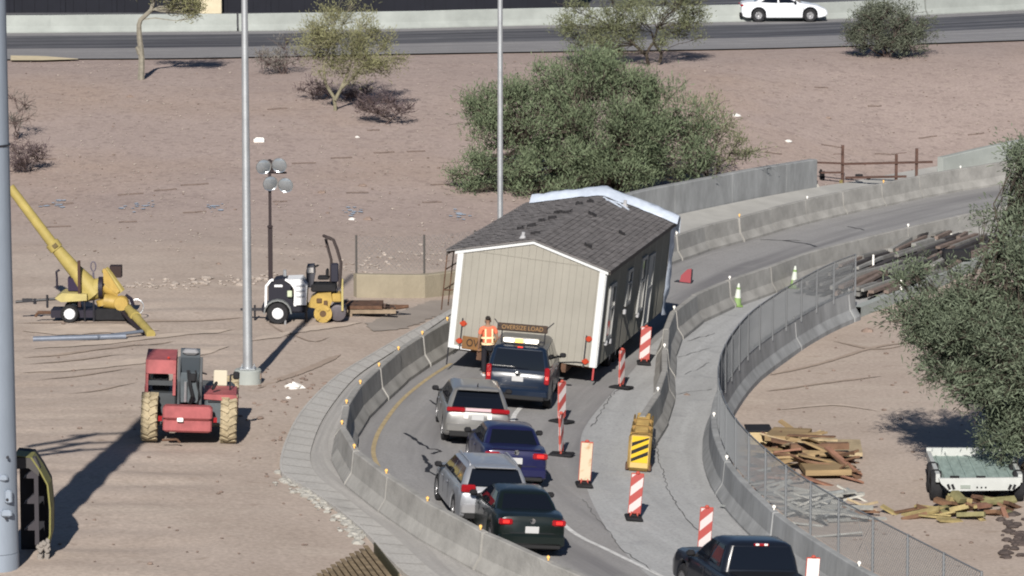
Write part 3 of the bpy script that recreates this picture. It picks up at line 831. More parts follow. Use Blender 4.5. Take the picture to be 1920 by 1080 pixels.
# dark pickup at the bottom edge
L, W = 5.7, 2.0; yaw = R(16)
pc = G(1400, 1154)
pk = pc
PKP = [(-L / 2, 1.02, .93), (-L / 2 + .06, 1.10, .98), (-L / 2 + .3, 1.12, 1.0), (-.6, 1.12, 1.0), (.6, 1.14, 1.0), (L / 2 - 1.25, 1.12, .985), (L / 2 - .4, 1.04, .94), (L / 2 - .06, .90, .86), (L / 2, .78, .78)]
c6 = car('pickup_truck', 'dark pickup truck with black cab cut off by the bottom edge of the photo', 'truck', ground(pk), yaw, L, W, .36, PKP, (1.12, 1.72, -.75, 1.35, -.58, .45, .92, .74), (-1.75, 1.75), .40, P_BLACKBLUE, ROLL, [(.9, 1.0, .12, .34)], plate=(0, .7), kind='pickup')
b = MB(); b.box((0, -1.82, 1.145), (1.55, 1.9, .03)); b.build('bed_cover', mat('bed_black', (.012, .013, .016), .5), c6)
b = MB(); b.rbox((0, -.59, 1.71), (.34, .06, .06), .01); o = b.build('cab_lamp', mat('tail_red', (.25, .008, .012), .25), c6)
for x in (-.1, .1): MB().rbox((x, -.625, 1.715), (.08, .02, .045), .008).build('lens', M_WREFL, o)
for o in (c1, c2, c3, c4, c5): o.scale = (CS, CS, CS)
c6.scale = (.94, .94, .94)
# white coupe on the upper road
L, W = 4.3, 1.80; p = G(1471, 43)
p = Vector((p.x, p.y + 1.0, 0))
c7 = car('white_coupe', 'white coupe driving along the upper road', 'car', Vector((p.x, p.y, hgt(p.x, p.y) + .035)), R(-90), L, W, .2, SED(L, .92, .98, .88), (.90, 1.32, -1.7, .95, -.75, .0, .78, .56), (-1.28, 1.28), .33, P_WHITECAR, 0, [(.7, .82, .26, .1)], plate=(0, .5), lit=False)
rear_box(c7, L, W, .35, .22, M_BLACK)

# ------------------------------------------------------------------ the house on the road
HL, HW, WH = 10.9, 4.14, 2.76
yawH = R(-11.8)
def house():
    c = G(1111, 725); c = Vector((c.x, c.y, 0))
    d = Vector((math.sin(-yawH), math.cos(-yawH), 0)); rgt = Vector((d.y, -d.x, 0))
    o = c - rgt * HW / 2 + d * 0
    root = thing('modular_house', 'beige half of a modular house with grey shingle roof being towed up the ramp', 'house', Vector((o.x, o.y, hgt(o.x, o.y))), yawH, None, R(6.2))
    ZB = .62; ZE = ZB + WH; ZR = ZE + .54; h = HW / 2
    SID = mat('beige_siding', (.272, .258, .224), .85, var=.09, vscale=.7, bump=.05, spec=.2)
    SIDG = mat('shaded_siding', (.19, .185, .16), .85, var=.08, vscale=1.2, spec=.2)  # right wall siding, its shade put into a darker base colour
    TRIM = mat('white_trim', (.55, .56, .56), .6, spec=.3)
    # front gable wall: one object per plank
    n = 21; pw = HW / n
    top = lambda x: ZE + (ZR - ZE) * (1 - abs(x) / h)
    for k in range(n):
        a = -h + k * pw + .002; b = -h + (k + 1) * pw - .002
        m = MB()
        poly = [(a, ZB), (b, ZB), (b, top(b) - .06), (a, top(a) - .06)]
        if a < 0 < b: poly = [(a, ZB), (b, ZB), (b, top(b) - .06), (0, top(0) - .06), (a, top(a) - .06)]
        m.prism(poly, -.02, .03, 'xz'); m.build('siding_plank', SID, root)
    b = MB(); b.prism([(-h + .02, ZB + .02), (h - .02, ZB + .02), (h - .02, ZE - .05), (0, ZR - .1), (-h + .02, ZE - .05)], .015, HL - .05, 'xz'); b.build('wall_core', SID, root)
    MB().box((0, -.03, ZE + .02), (HW - .5, .012, .015)).build('seam_batten', SID, root)
    # right wall: sheets with grooves
    npn = 9; pl = HL / npn
    for k in range(npn):
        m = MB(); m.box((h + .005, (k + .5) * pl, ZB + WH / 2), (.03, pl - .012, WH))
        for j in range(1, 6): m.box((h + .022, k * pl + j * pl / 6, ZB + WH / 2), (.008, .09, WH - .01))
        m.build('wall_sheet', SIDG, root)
    # corner boards and rake trim
    for x, yy in ((-h - .0, -.035), (h + .0, -.035)):
        MB().box((x * .972, yy, ZB + WH / 2), (.17, .04, WH)).build('corner_board', TRIM, root)
    MB().box((h + .035, .085, ZB + WH / 2), (.03, .16, WH)).build('corner_board', TRIM, root)
    for s in (-1, 1):
        m = MB(); m.prism([(0, ZR - .10), (s * (h + .1), ZE - .13), (s * (h + .1), ZE - .02), (0, ZR + .01)], -.07, -.03, 'xz'); m.build('rake_trim', TRIM, root)
    # roof slopes and shingles
    SH = mat('grey_shingle', (.16, .15, .148), .95, var=.35, vscale=3.5, bump=.4, bscale=25, spec=.1)
    for s in (-1, 1):
        ex = h + (.34 if s < 0 else .16)
        zl = ZE - (ex - h) * (ZR - ZE) / h
        m = MB(); m.prism([(0, ZR + .0), (0, ZR + .04), (s * ex, zl + .04), (s * ex, zl)], -.12, HL + .1, 'xz'); rf = m.build('roof_slope', SH, root)
        m = MB(); nr = 15
        for r in range(nr):
            for t in range(36):
                y0 = -.12 + (HL + .22) * t / 36; y1 = y0 + (HL + .22) / 36 * rnd.uniform(.80, .97)
                f0, f1 = r / nr, (r + 1.12) / nr; f1 = min(f1, 1.01)
                lift = .012 + rnd.uniform(0, .018)
                P = [Vector((s * ex * f, y, ZR + .042 + (zl - ZR) * f + dz)) for f, dz, y in ((f0, .002, y0), (f0, .002, y1), (f1, lift, y1), (f1, lift, y0))]
                m.add(P + [P[3] - Vector((0, 0, .02)), P[2] - Vector((0, 0, .02))], [(0, 1, 2, 3), (3, 2, 5, 4)])
        tag(m.build('shingle_courses', SH, rf, fix=False), kind='stuff')
        MB().box((s * (ex - .02), HL / 2, zl - .03), (.05, HL + .1, .11)).build('fascia', mat('dark_fascia', (.07, .06, .055), .8), root)
    # loose shingles, lifted dark patches
    LS = mat('tar_paper', (.02, .019, .021), .9)
    for x, y in [(-.3, 8.2), (-.05, 8.6), (-.55, 6.3), (-.25, 6.1), (-.7, 4.6), (-.45, 4.9), (-.75, 3.4), (-1.0, 3.1), (-.2, 1.2), (1.2, 1.9), (.4, 6.6), (1.5, 5.6)]:
        z = ZE + (ZR - ZE) * (1 - abs(x) / h) + .07
        m = MB(); wd = rnd.uniform(.18, .36)
        vs = []
        for i in range(5):
            xx = x + (i / 4 - .5) * wd; zz = ZR - abs(xx) * (ZR - ZE) / h + .06 + rnd.uniform(.01, .06)
            vs += [(xx, y - rnd.uniform(.05, .16), zz + .05), (xx, y + rnd.uniform(.05, .2), zz + .01), (xx, y - .12, zz - .05)]
        m.add(vs, [f for i in range(4) for f in ((i * 3, i * 3 + 3, i * 3 + 4, i * 3 + 1), (i * 3, i * 3 + 2, i * 3 + 5, i * 3 + 3))])
        m.build('loose_shingle', LS, root)
    for x, y in [(-.42, .5), (.75, HL - .9)]:
        m = MB(); z = ZR - abs(x) * (ZR - ZE) / h
        m.tube((x, y, z - .05), (x, y, z + .22), .05, n=8); m.lathe([(.11, z + .03), (.06, z + .12)], (x, y, 0), 'z', 8); m.build('roof_vent', mat('vent_grey', (.35, .35, .36), .6), root)
    # plastic wrap folded over the far gable
    PL = mat('blue_white_plastic', (.42, .47, .55), .4, var=.1, vscale=4, bump=.3, bscale=6, spec=.5)
    m = MB(); nseg = 26; rows = 6
    for i in range(nseg + 1):
        x = (-h - .15) + (HW + .42) * i / nseg
        zz = ZR - abs(x) * (ZR - ZE) / h
        for k in range(rows):
            t = k / (rows - 1)
            y = HL - .55 * (1 - t) + rnd.uniform(-.05, .05) - (.25 if abs(x) < .6 else 0) * (1 - t)
            bulge = .10 + .20 * math.sin(PI * min(1, t * 1.0) * .9) + rnd.uniform(-.02, .03)
            if k == 0: bulge = .08
            m.v.append((x, y, zz + bulge))
        m.v.append((x, HL + .12, zz - .25 + rnd.uniform(-.08, .08)))
    q = rows + 1
    for i in range(nseg):
        for k in range(q - 1):
            a = i * q + k; m.f.append((a, a + q, a + q + 1, a + 1))
    m.build('plastic_wrap', PL, root, 180, fix=False)
    m = MB(); nn = 14
    for i in range(nn + 1):
        z = ZE + .1 - (WH + .2) * i / nn
        for y, x in ((HL - .12, h + .03), (HL + .06, h + .10 + rnd.uniform(-.03, .06)), (HL + .14, h + .02)): m.v.append((x + rnd.uniform(0, .03), y + rnd.uniform(-.06, .06), z))
    for i in range(nn):
        for k in range(2): a = i * 3 + k; m.f.append((a, a + 1, a + 4, a + 3))
    m.build('wrap_edge', PL, root, 180)
    m = MB(); m.path([(.25, HL - 1.3, ZR + .02), (.6, HL - 1.0, ZR - .08), (.95, HL - 1.35, ZR - .18)], .035, 5); m.path([(.1, HL - 1.0, ZR + .04), (.75, HL - 1.5, ZR - .12)], .03, 5); m.build('wrap_strap', PL, root)
    # windows and door on the right wall
    GL = mat('house_glass', (.02, .022, .028), .08)
    for y0, wd, za, zb in ((1.3, .85, .65, 2.15), (4.0, .65, 1.25, 2.2), (6.3, .75, .7, 2.25), (7.6, .9, .05, 2.15)):
        isd = za < .1
        m = MB(); x = h + .045
        for (yy, zz, dy, dz) in ((y0 - wd / 2, (za + zb) / 2, .08, zb - za + .1), (y0 + wd / 2, (za + zb) / 2, .10, zb - za + .1), (y0, za, wd + .1, .10), (y0, zb, wd + .1, .10), (y0, (za + zb) / 2 + .1, wd, .05)): m.box((x + rnd.uniform(0, .003), yy, ZB + zz), (.07, dy, dz))
        f = m.build('door' if isd else 'window', mat('window_trim', (.30, .30, .29), .7), root)
        MB().box((h + .033, y0, ZB + (za + zb) / 2), (.03, wd - .05, zb - za - .05)).build('door_leaf' if isd else 'pane', mat('window_trim', (.30, .30, .29), .7) if isd else GL, f)
    for y0, za in ((1.0, .55), (1.65, .5), (3.6, 1.05), (6.0, .6)):
        m = MB(); m.rbox((h + .07, y0, ZB + za), (.09, .16, .16), .03); m.build('bracket', mat('vent_grey', (.35, .35, .36), .6), root)
    # lamps, banner and cable on the front wall
    LR = emit('trailer_red', (1, .1, .04), .05, (.34, .045, .02)); 
    for x, z in ((-h + .34, ZB + .72), (-h + .28, ZB + .22), (h - .24, ZB + .78), (h - .27, ZB + .14)):
        m = MB(); m.lathe([(0, -.06), (.07, -.06), (.085, -.03), (.085, 0)], (x, -.02, z), 'y', 10); m.box((x, -.03, z), (.2, .02, .06)); m.build('marker_lamp', LR, root)
    for s in (-1, 1):
        m = MB(); m.box((s * (h - .31), -.05, ZB + .42), (.035, .03, .9)); m.path([(s * (h - .26), -.06, ZB + .1), (s * (h - .5), -.06, ZB + .1), (s * (h - 1.0), -.05, ZB + .02)], .012, 5); m.build('lamp_bracket', M_DARK, root)
    m = MB(); m.rbox((-.68, -.055, ZB + .20), (2.05, .03, .36), .01); bn = m.build('warning_banner', mat('banner_amber', (.17, .085, .03), .7, var=.2, vscale=6), root)
    text('OVERSIZE LOAD', .30, (-.68, -.075, ZB + .20), (R(90), 0, 0), mat('banner_black', (.012, .01, .01), .7), bn, .004, .82)
    MB().box((-h + .33, -.03, ZB + .04), (.6, .03, .10)).build('splash_strip', TRIM, root)
    # running gear
    m = MB()
    for x in (-1.2, 1.2): m.box((x, HL / 2, ZB - .13), (.14, HL, .24))
    for y in frange(.4, HL, 1.2): m.box((0, y, ZB - .06), (HW - .2, .1, .12))
    m.build('chassis', M_RUST, root)
    for y in (3.8, 4.7, 5.6):
        for x in (-1.75, 1.75):
            t = MB(); t.lathe([(.18, -.1), (.33, -.1), (.36, -.06), (.36, .06), (.33, .1), (.18, .1)], (x, y, .34), 'x', 14); w_ = t.build('wheel', M_TYRE, root, 40)
            MB().lathe([(0, -.06), (.19, -.07), (.19, .07), (0, .06)], (x, y, .34), 'x', 10).build('rim', M_WHITE, w_)
    m = MB()
    m.box((h - .02, -.01, ZB - .18), (.05, .03, .36)); m.build('mud_flap', mat('flap_red', (.35, .05, .05), .7), root)
    m = MB(); m.tube((-h - .02, 0, ZB - .5), (-h - .02, 0, ZB + .2), .02); m.build('corner_stake', M_DARK, root)
    # overhang brackets on the left side
    m = MB(); ex = -h - .34
    for y in (.05, .9, 2.2): m.tube((ex, y, ZE - .12), (ex, y, ZB + 1.0), .018)
    for z in (ZE - .12, ZE - .62, ZE - 1.2): m.tube((ex, .05, z), (ex, 2.4, z), .018)
    m.tube((ex, .05, ZE - .12), (-h, .05, ZE - .05), .02); m.tube((ex, .05, ZE - 1.2), (-h, .05, ZE - 1.15), .02)
    m.build('side_frame', M_RUST, root)
    return root
house()
# ------------------------------------------------------------------ people, machines and street furniture
class PX:
    """turns the photograph's pixels into metres in the upright plane through a thing's foot point"""
    def __init__(s, ax, ay): s.p = G(ax, ay, f=terr); s.ax, s.ay, s.s = ax, ay, scale_at(s.p)
    def x(s, px): return (px - s.ax) / s.s
    def z(s, py): return (s.ay - py) / s.s / cp
    def at(s, px, py, y=0.0): return Vector((s.x(px), y, s.z(py) - 0.0))
    def base(s): return Vector((s.p.x, s.p.y, terr(s.p.x, s.p.y)))

def skin_figure(name, joints, edges, m, parent, sub=2):
    me = bpy.data.meshes.new(name); names = list(joints)
    me.from_pydata([joints[k][0] for k in names], [(names.index(a), names.index(b)) for a, b in edges], []); me.update()
    o = bpy.data.objects.new(name, me); C.objects.link(o)
    md = o.modifiers.new('skin', 'SKIN'); md.use_smooth_shade = True
    for i, k in enumerate(names):
        r = joints[k][1]; r = r if isinstance(r, tuple) else (r, r)
        me.skin_vertices[0].data[i].radius = r
        me.skin_vertices[0].data[i].use_root = (i == 0)
    sb = o.modifiers.new('subdivision', 'SUBSURF'); sb.levels = sub; sb.render_levels = sub
    bpy.context.view_layer.update()
    em = bpy.data.meshes.new_from_object(o.evaluated_get(bpy.context.evaluated_depsgraph_get()))
    bpy.data.objects.remove(o)
    em.materials.clear(); em.materials.append(m); em.name = name; em.shade_smooth()
    return link(name, em, parent)

def person():
    p = G(915, 706); p.z = hgt(p.x, p.y)
    root = thing('person', 'person in orange safety vest and dark trousers standing between house and escort suv', 'person', p, R(12)); root.scale = (.95, .95, .95)
    SK = mat('skin', (.26, .15, .10), .6, var=.08)
    # body: facing away towards +y with the head turned, arms a little bent
    J = {'pelvis': ((0, 0, .95), (.15, .11)), 'belly': ((0, .0, 1.10), (.145, .105)), 'chest': ((0, -.01, 1.32), (.17, .115)), 'collar': ((0, -.01, 1.46), (.09, .08)), 'neck': ((0, .01, 1.53), .052),
         'jaw': ((.0, .035, 1.60), (.062, .075)), 'skull': ((.0, .02, 1.69), (.082, .10)), 'crown': ((0, .0, 1.765), (.05, .06))}
    E = [('pelvis', 'belly'), ('belly', 'chest'), ('chest', 'collar'), ('collar', 'neck'), ('neck', 'jaw'), ('jaw', 'skull'), ('skull', 'crown')]
    for s, n in ((-1, 'l'), (1, 'r')):
        J.update({n + 'sh': ((s * .19, -.01, 1.43), .062), n + 'el': ((s * .27, -.04, 1.15), .045), n + 'wr': ((s * .26, .07, .92), .032), n + 'palm': ((s * .255, .10, .85), (.038, .020)),
                  n + 'hip': ((s * .10, 0, .88), .095), n + 'kn': ((s * .12, .02, .50), .066), n + 'an': ((s * .13, -.02, .09), .042), n + 'he': ((s * .13, -.04, .05), .042), n + 'to': ((s * .15, .17, .035), .034)})
        E += [('collar', n + 'sh'), (n + 'sh', n + 'el'), (n + 'el', n + 'wr'), (n + 'wr', n + 'palm'), ('pelvis', n + 'hip'), (n + 'hip', n + 'kn'), (n + 'kn', n + 'an'), (n + 'an', n + 'he'), (n + 'he', n + 'to')]
        for f, (dx, dy, ln) in enumerate(((-.026, .012, .075), (-.009, .016, .085), (.008, .012, .08), (.024, .004, .062))):
            a = f'{n}f{f}'; J[a] = ((s * (.255 + dx * .8), .112 + dy, .815), .0095); J[a + 'm'] = ((s * (.255 + dx), .122 + dy, .815 - ln * .5), .0085); J[a + 't'] = ((s * (.250 + dx), .112 + dy, .815 - ln), .007)
            E += [(n + 'palm', a), (a, a + 'm'), (a + 'm', a + 't')]
        J[n + 'th'] = ((s * .225, .125, .86), .011); J[n + 'tht'] = ((s * .215, .15, .815), .009); E += [(n + 'wr', n + 'th'), (n + 'th', n + 'tht')]
    skin_figure('body', J, E, SK, root)
    # face and hair
    b = MB(); b.lathe([(0, -.012), (.012, -.004), (0, .012)], (0, .125, 1.635), 'z', 6); b.build('nose', SK, root, True)
    for s in (-1, 1):
        b = MB(); b.lathe([(0, -.006), (.011, 0), (0, .006)], (s * .032, .108, 1.665), 'y', 8); b.build('eye', mat('eye_dark', (.02, .015, .012), .3), root, True)
        b = MB(); b.lathe([(0, -.012), (.03, -.004), (.03, .004), (0, .012)], (s * .086, .01, 1.655), 'x', 8); b.build('ear', SK, root, True)
    b = MB(); b.rbox((0, .105, 1.60), (.05, .012, .012), .004); b.build('mouth', mat('lip', (.20, .09, .07), .6), root)
    J2 = {'a': ((0, -.02, 1.66), (.09, .10)), 'b': ((0, -.015, 1.74), (.088, .105)), 'c': ((0, -.02, 1.795), (.05, .07))}
    skin_figure('hair', J2, [('a', 'b'), ('b', 'c')], mat('dark_hair', (.018, .014, .012), .8), root)
    # clothes: vest shell, trousers, shoes
    OR = mat('hi_vis_orange', (.60, .15, .08), .8, var=.1, vscale=8)
    JV = {'p': ((0, 0, .90), (.17, .13)), 'a': ((0, 0, 1.06), (.175, .13)), 'b': ((0, -.01, 1.30), (.20, .14)), 'c': ((0, -.01, 1.44), (.12, .10))}
    EV = [('p', 'a'), ('a', 'b'), ('b', 'c')]
    for s, n in ((-1, 'l'), (1, 'r')):
        JV[n] = ((s * .20, -.01, 1.42), .075); JV[n + 'e'] = ((s * .25, -.03, 1.24), .066); EV += [('c', n), (n, n + 'e')]
    v = skin_figure('vest', JV, EV, OR, root)
    ST = mat('hi_vis_stripe', (.85, .62, .38), .5)
    for z, a, bb in ((.98, .192, .148), (1.16, .205, .150)):
        m = MB(); n = 24
        for k in range(n):
            t = 2 * PI * k / n
            for zz in (z - .03, z + .03): m.v.append((a * math.cos(t), bb * math.sin(t), zz))
        for k in range(n): j = (k + 1) % n; m.f.append((2 * k, 2 * j, 2 * j + 1, 2 * k + 1))
        m.build('stripe', ST, v)
    for s in (-1, 1): MB().rbox((s * .10, -.155, 1.22), (.05, .014, .42), .005).build('stripe', ST, v)
    JT = {'p': ((0, 0, .93), (.16, .122))}; ET = []
    for s, n in ((-1, 'l'), (1, 'r')):
        JT.update({n + 'h': ((s * .10, 0, .86), .108), n + 'k': ((s * .12, .02, .50), .082), n + 'a': ((s * .13, -.02, .11), .068)}); ET += [('p', n + 'h'), (n + 'h', n + 'k'), (n + 'k', n + 'a')]
    skin_figure('trousers', JT, ET, mat('dark_trousers', (.014, .013, .018), .85), root)
    for s in (-1, 1): MB().rbox((s * .14, .06, .05), (.10, .30, .10), .035).build('shoe', mat('pale_shoe', (.5, .5, .5), .7), root)
person()

# ---- vertical panels on rubber feet
def stripes_mat(name, c1, c2, w_=.16, ang=45, wear=0.0):
    m = bpy.data.materials.new(name); m.use_nodes = True; L = m.node_tree.links; b = m.node_tree.nodes['Principled BSDF']; b.inputs['Roughness'].default_value = .5
    tc = nd(m, 'ShaderNodeTexCoord'); sp_ = nd(m, 'ShaderNodeSeparateXYZ'); L.new(tc.outputs['Object'], sp_.inputs[0])
    ax = nd(m, 'ShaderNodeMath', operation='MULTIPLY'); ax.inputs[1].default_value = math.tan(R(ang)); L.new(sp_.outputs[0], ax.inputs[0])
    s = nd(m, 'ShaderNodeMath', operation='SUBTRACT'); L.new(sp_.outputs[2], s.inputs[0]); L.new(ax.outputs[0], s.inputs[1])
    d = nd(m, 'ShaderNodeMath', operation='DIVIDE'); d.inputs[1].default_value = w_ * 2; L.new(s.outputs[0], d.inputs[0])
    f = nd(m, 'ShaderNodeMath', operation='FRACT'); L.new(d.outputs[0], f.inputs[0])
    g = nd(m, 'ShaderNodeMath', operation='GREATER_THAN'); g.inputs[1].default_value = .5; L.new(f.outputs[0], g.inputs[0])
    col = mixc(m, c1, c2, g.outputs[0])
    if wear: col = mixc(m, col, (.50, .43, .31), noise_fac(m, tc.outputs['Object'], 7, .30, .5))
    L.new(col, b.inputs['Base Color']); MATS[name] = m; return m
S_OR = stripes_mat('panel_stripes', (.34, .062, .055), (.52, .47, .46), .22, 42)
S_OLD = stripes_mat('worn_stripes', (.42, .24, .13), (.50, .45, .34), .2, 42, 1)
M_ORED = mat('panel_orange', (.40, .075, .055), .6)
def panel(px, py, yaw, label, m=S_OR, lean=0.0, wd=.27, h=.93):
    p = ground(G(px, py)); root = thing('vertical_panel', label, 'traffic marker', p, yaw, 'striped panels along the lane edge', ROLL + lean)
    b = MB(); b.rbox((0, 0, .035), (.40, .62, .07), .03); b.rbox((0, 0, .085), (.16, .2, .05), .02); b.build('rubber_base', M_BLACK, root)
    if wd > .1:
        b = MB(); b.rbox((0, .006, .14 + h / 2), (wd + .03, .028, h + .03), .012); f = b.build('frame', M_ORED, root)
        MB().box((0, -.017, .14 + h / 2), (wd, .012, h - .02)).build('striped_board', m, root)
        MB().box((0, .027, .14 + h / 2), (wd, .012, h - .02)).build('striped_board', m, root)
    for s in (-1, 1): MB().rbox((s * wd * .28, 0, .11), (.04, .05, .16), .01).build('clip', M_ORED, root)
    b = MB(); b.lathe([(.045, .14 + h), (.055, .17 + h), (.03, .20 + h), (0, .205 + h)], (0, 0, 0), 'z', 8); b.build('handle', M_ORED, root)
    return root
panel(1207, 683, 0, 'orange striped panel closest to the house beside the kinked barrier')
panel(1165, 729, R(62), 'thin orange striped panel standing right of the rear corner of the house', lean=-.02)
panel(1053, 793, R(50), 'orange striped panel turned aside right of the escort suv', lean=-.05)
panel(1053, 855, R(74), 'edge-on red orange panel right of the dark blue sedan', lean=-.12)
panel(1095, 912, R(4), 'faded cream striped panel with most of its orange worn off', S_OLD)
panel(1188, 974, R(3), 'bright orange and white striped panel in front of the crash cushion', lean=.02)
panel(1319, 1041, R(8), 'orange striped panel behind the dark pickup cab')
panel(1518, 1140, R(12), 'white topped panel right of the dark pickup at the bottom edge', mat('panel_white', (.72, .71, .68), .6))

# ---- crash cushion with black and yellow sign
def cushion():
    a, b_ = G(1196, 884), G(1204, 832); d = (b_ - a); d.z = 0; Ln = d.length; yaw = -math.atan2(d.x, d.y)
    root = thing('crash_cushion', 'dirty yellow crash cushion with black and yellow chevron sign at the barrier end', 'crash cushion', ground(a), yaw, None, ROLL)
    m = mat('dirty_yellow', (.27, .18, .06), .75, var=.35, vscale=3)
    n = 4; bl = Ln / n
    for k in range(n):
        b = MB(); b.rbox((0, (k + .5) * bl, .42), (.46 - .03 * k, bl - .05, .68), .06)
        for z in (.2, .45, .7):
            for s in (-1, 1): b.rbox((s * (.26 - .01 * k), (k + .5) * bl, z), (.05, bl * .8, .1), .02)
        for j in range(4): b.rbox((0, (k + .2 + .2 * j) * bl, .78), (.34, bl * .10, .05), .02)
        b.build('cushion_module', m, root)
    b = MB(); b.rbox((0, .0, .47), (.56, .16, .92), .07); b.build('nose', m, root)
    sg = MB(); sg.box((.01, -.095, .50), (.44, .02, .80)); s_ = sg.build('sign_board', mat('sign_amber_face', (.50, .36, .14), .6), root)
    # slanted black bars on yellow
    MB().box((.01, -.109, .56), (.41, .008, .66)).build('yellow_field', mat('sign_yellow', (.60, .39, .02), .5), s_)
    BK = mat('sign_black', (.012, .012, .012), .6)
    for z in (.38, .58, .78):
        z0, z1 = z - .155, z + .015
        P = [(-.195, z0), (-.195, z0 + .10), (.215, z1 + .135), (.215, z1 + .035)]
        P = [(x, min(.875, max(.24, q))) for x, q in P]
        MB().prism(P, -.119, -.113, 'xz').build('black_bar', BK, s_)
    for s in (-1, 1): MB().rbox((s * .27, .1, .1), (.10, .3, .18), .03).build('skid_foot', M_RUST, root)
    for k in range(1, n):
        b = MB(); b.box((0, k * bl, .42), (.52 - .03 * k, .035, .74)); b.build('diaphragm', mat('rust_yellow', (.25, .15, .05), .8, var=.3), root)
cushion()

# ---- traffic cones
def cone(px, py, label):
    root = thing('traffic_cone', label, 'traffic cone', ground(G(px, py)), 0, 'cones in the closed lane', ROLL)
    MB().rbox((0, 0, .025), (.36, .36, .05), .02).build('base', mat('lime_base', (.15, .24, .07), .7), root)
    MB().lathe([(.13, .05), (.105, .28)], n=14).build('lower_band', mat('lime_cone', (.19, .29, .11), .6), root, True)
    MB().lathe([(.105, .28), (.07, .55)], n=14).build('middle_band', mat('cone_white', (.5, .53, .48), .5), root, True)
    MB().lathe([(.07, .55), (.055, .62)], n=14).build('upper_band', mat('lime_cone', (.19, .29, .11), .6), root, True)
    MB().lathe([(.055, .62), (.03, .74), (.02, .745)], n=14).build('tip', mat('cone_white', (.5, .53, .48), .5), root, True)
cone(1382, 575, 'lime and white traffic cone standing in the closed lane nearest the fence corner')
cone(1488, 541, 'pale traffic cone behind the chain link fence, farther up the closed lane')
# slim white delineator and others near the fence end
p = ground(G(1637, 518)); r_ = thing('delineator_post', 'slim white marker post standing where the fence ends', 'marker post', p); MB().rbox((0, 0, .36), (.06, .03, .72), .01).build('post', M_WREFL, r_); MB().rbox((0, 0, .02), (.2, .2, .04), .01).build('base', M_BLACK, r_)
p = ground(G(1689, 560)); r_ = thing('delineator_post', 'short white marker post on the low kerb by the right tree', 'marker post', p); MB().rbox((0, 0, .35), (.07, .03, .5), .01).build('post', M_WREFL, r_); MB().rbox((0, 0, .02), (.2, .2, .04), .01).build('base', M_BLACK, r_)
p = ground(G(1325, 463)); r_ = thing('delineator_post', 'black marker post leaning on the upper barrier right of the house', 'marker post', p); MB().rbox((0, 0, .42), (.13, .05, .64), .02).build('post', M_BLACK, r_); MB().rbox((0, 0, .04), (.26, .3, .08), .02).build('base', M_BLACK, r_)
# red sign lying behind the house
p = ground(G(1284, 531)); r_ = thing('red_marker', 'red flat marker standing on the ramp just behind the house', 'marker', p, R(-20), None, ROLL)
b = MB(); b.prism([(-.18, .02), (.20, .02), (.20, .50), (.06, .46), (-.14, .24)], -.02, .02, 'xz'); b.build('board', mat('dull_red', (.26, .055, .065), .7), r_)
MB().box((.21, .03, .24), (.03, .08, .46)).build('back_stay', M_DARK, r_); MB().box((-.1, .1, .01), (.5, .3, .03)).build('foot', M_DARK, r_)

# ---- chain link fence
def fence(line, zoff, h, sp, name, label, wire_m, post_m, mesh_sp=.11, wr=.0055, toff=0.1, s0=0, s1=None, top=True, pr=.03):
    c = offset(line, toff); L = length(c); s1 = s1 or L
    N = int(L / .1); pts = resample(c, N); at = lambda s: pts[max(0, min(N - 1, int(s / L * (N - 1))))]
    o = at((s0 + s1) / 2); o = Vector((o.x, o.y, hgt(o.x, o.y))); root = thing(name, label, 'fence', o)
    P = lambda s, z: Vector((at(s).x, at(s).y, hgt(at(s).x, at(s).y) + zoff + z)) - o
    n = int((s1 - s0) / sp)
    for k in range(n + 1):
        s = s0 + (s1 - s0) * k / n
        MB().tube(P(s, -.15), P(s, h + .02), pr, n=6).build('post', post_m, root)
    if top:
        b = MB(); b.path([P(s0 + (s1 - s0) * k / 120, h) for k in range(121)], .016, 5); b.build('top_rail', post_m, root)
    b = MB(); s = s0 - h
    def seg(p, q):
        d = q - p; u = Vector((d.y, -d.x, 0)); u = u.normalized() * wr if u.length > 1e-6 else Vector((wr, 0, 0)); v = Vector((0, 0, wr))
        b.add([p - u, p + u, q + u, q - u, p - v, p + v, q + v, q - v], [(0, 1, 2, 3), (4, 5, 6, 7)])
    while s < s1:
        for sg in (1, -1):
            a0 = s; z0, z1 = (0, h) if sg > 0 else (h, 0)
            lo, hi = max(a0, s0), min(a0 + h, s1)
            if hi - lo > .05:
                kk = 2
                for j in range(kk):
                    ta = lo + (hi - lo) * j / kk; tb = lo + (hi - lo) * (j + 1) / kk
                    seg(P(ta, z0 + (z1 - z0) * (ta - a0) / h), P(tb, z0 + (z1 - z0) * (tb - a0) / h))
        s += mesh_sp
    tag(b.build('wire_mesh', wire_m, root, fix=False), kind='stuff')
    return root
M_WIRE = mat('fence_wire', (.20, .21, .22), .6, metal=.3)
fence(lineR, BH, 1.15, 1.9, 'chain_link_fence', 'grey chain link fence on top of the curved barrier round the dirt lot', M_WIRE, mat('fence_post_grey', (.22, .23, .24), .5, metal=.5), .10, .0055)
wl = flat(spline(flat([G(x, y) for x, y in [(672, 546), (765, 547), (850, 540), (900, 534)]])))
fence(wl, .62, 1.1, 1.8, 'wire_fence', 'thin wire fence with dark posts above the low tan block wall', M_WIRE, mat('dark_post', (.08, .075, .07), .7), .16, .004, toff=-.2, top=False, pr=.035)

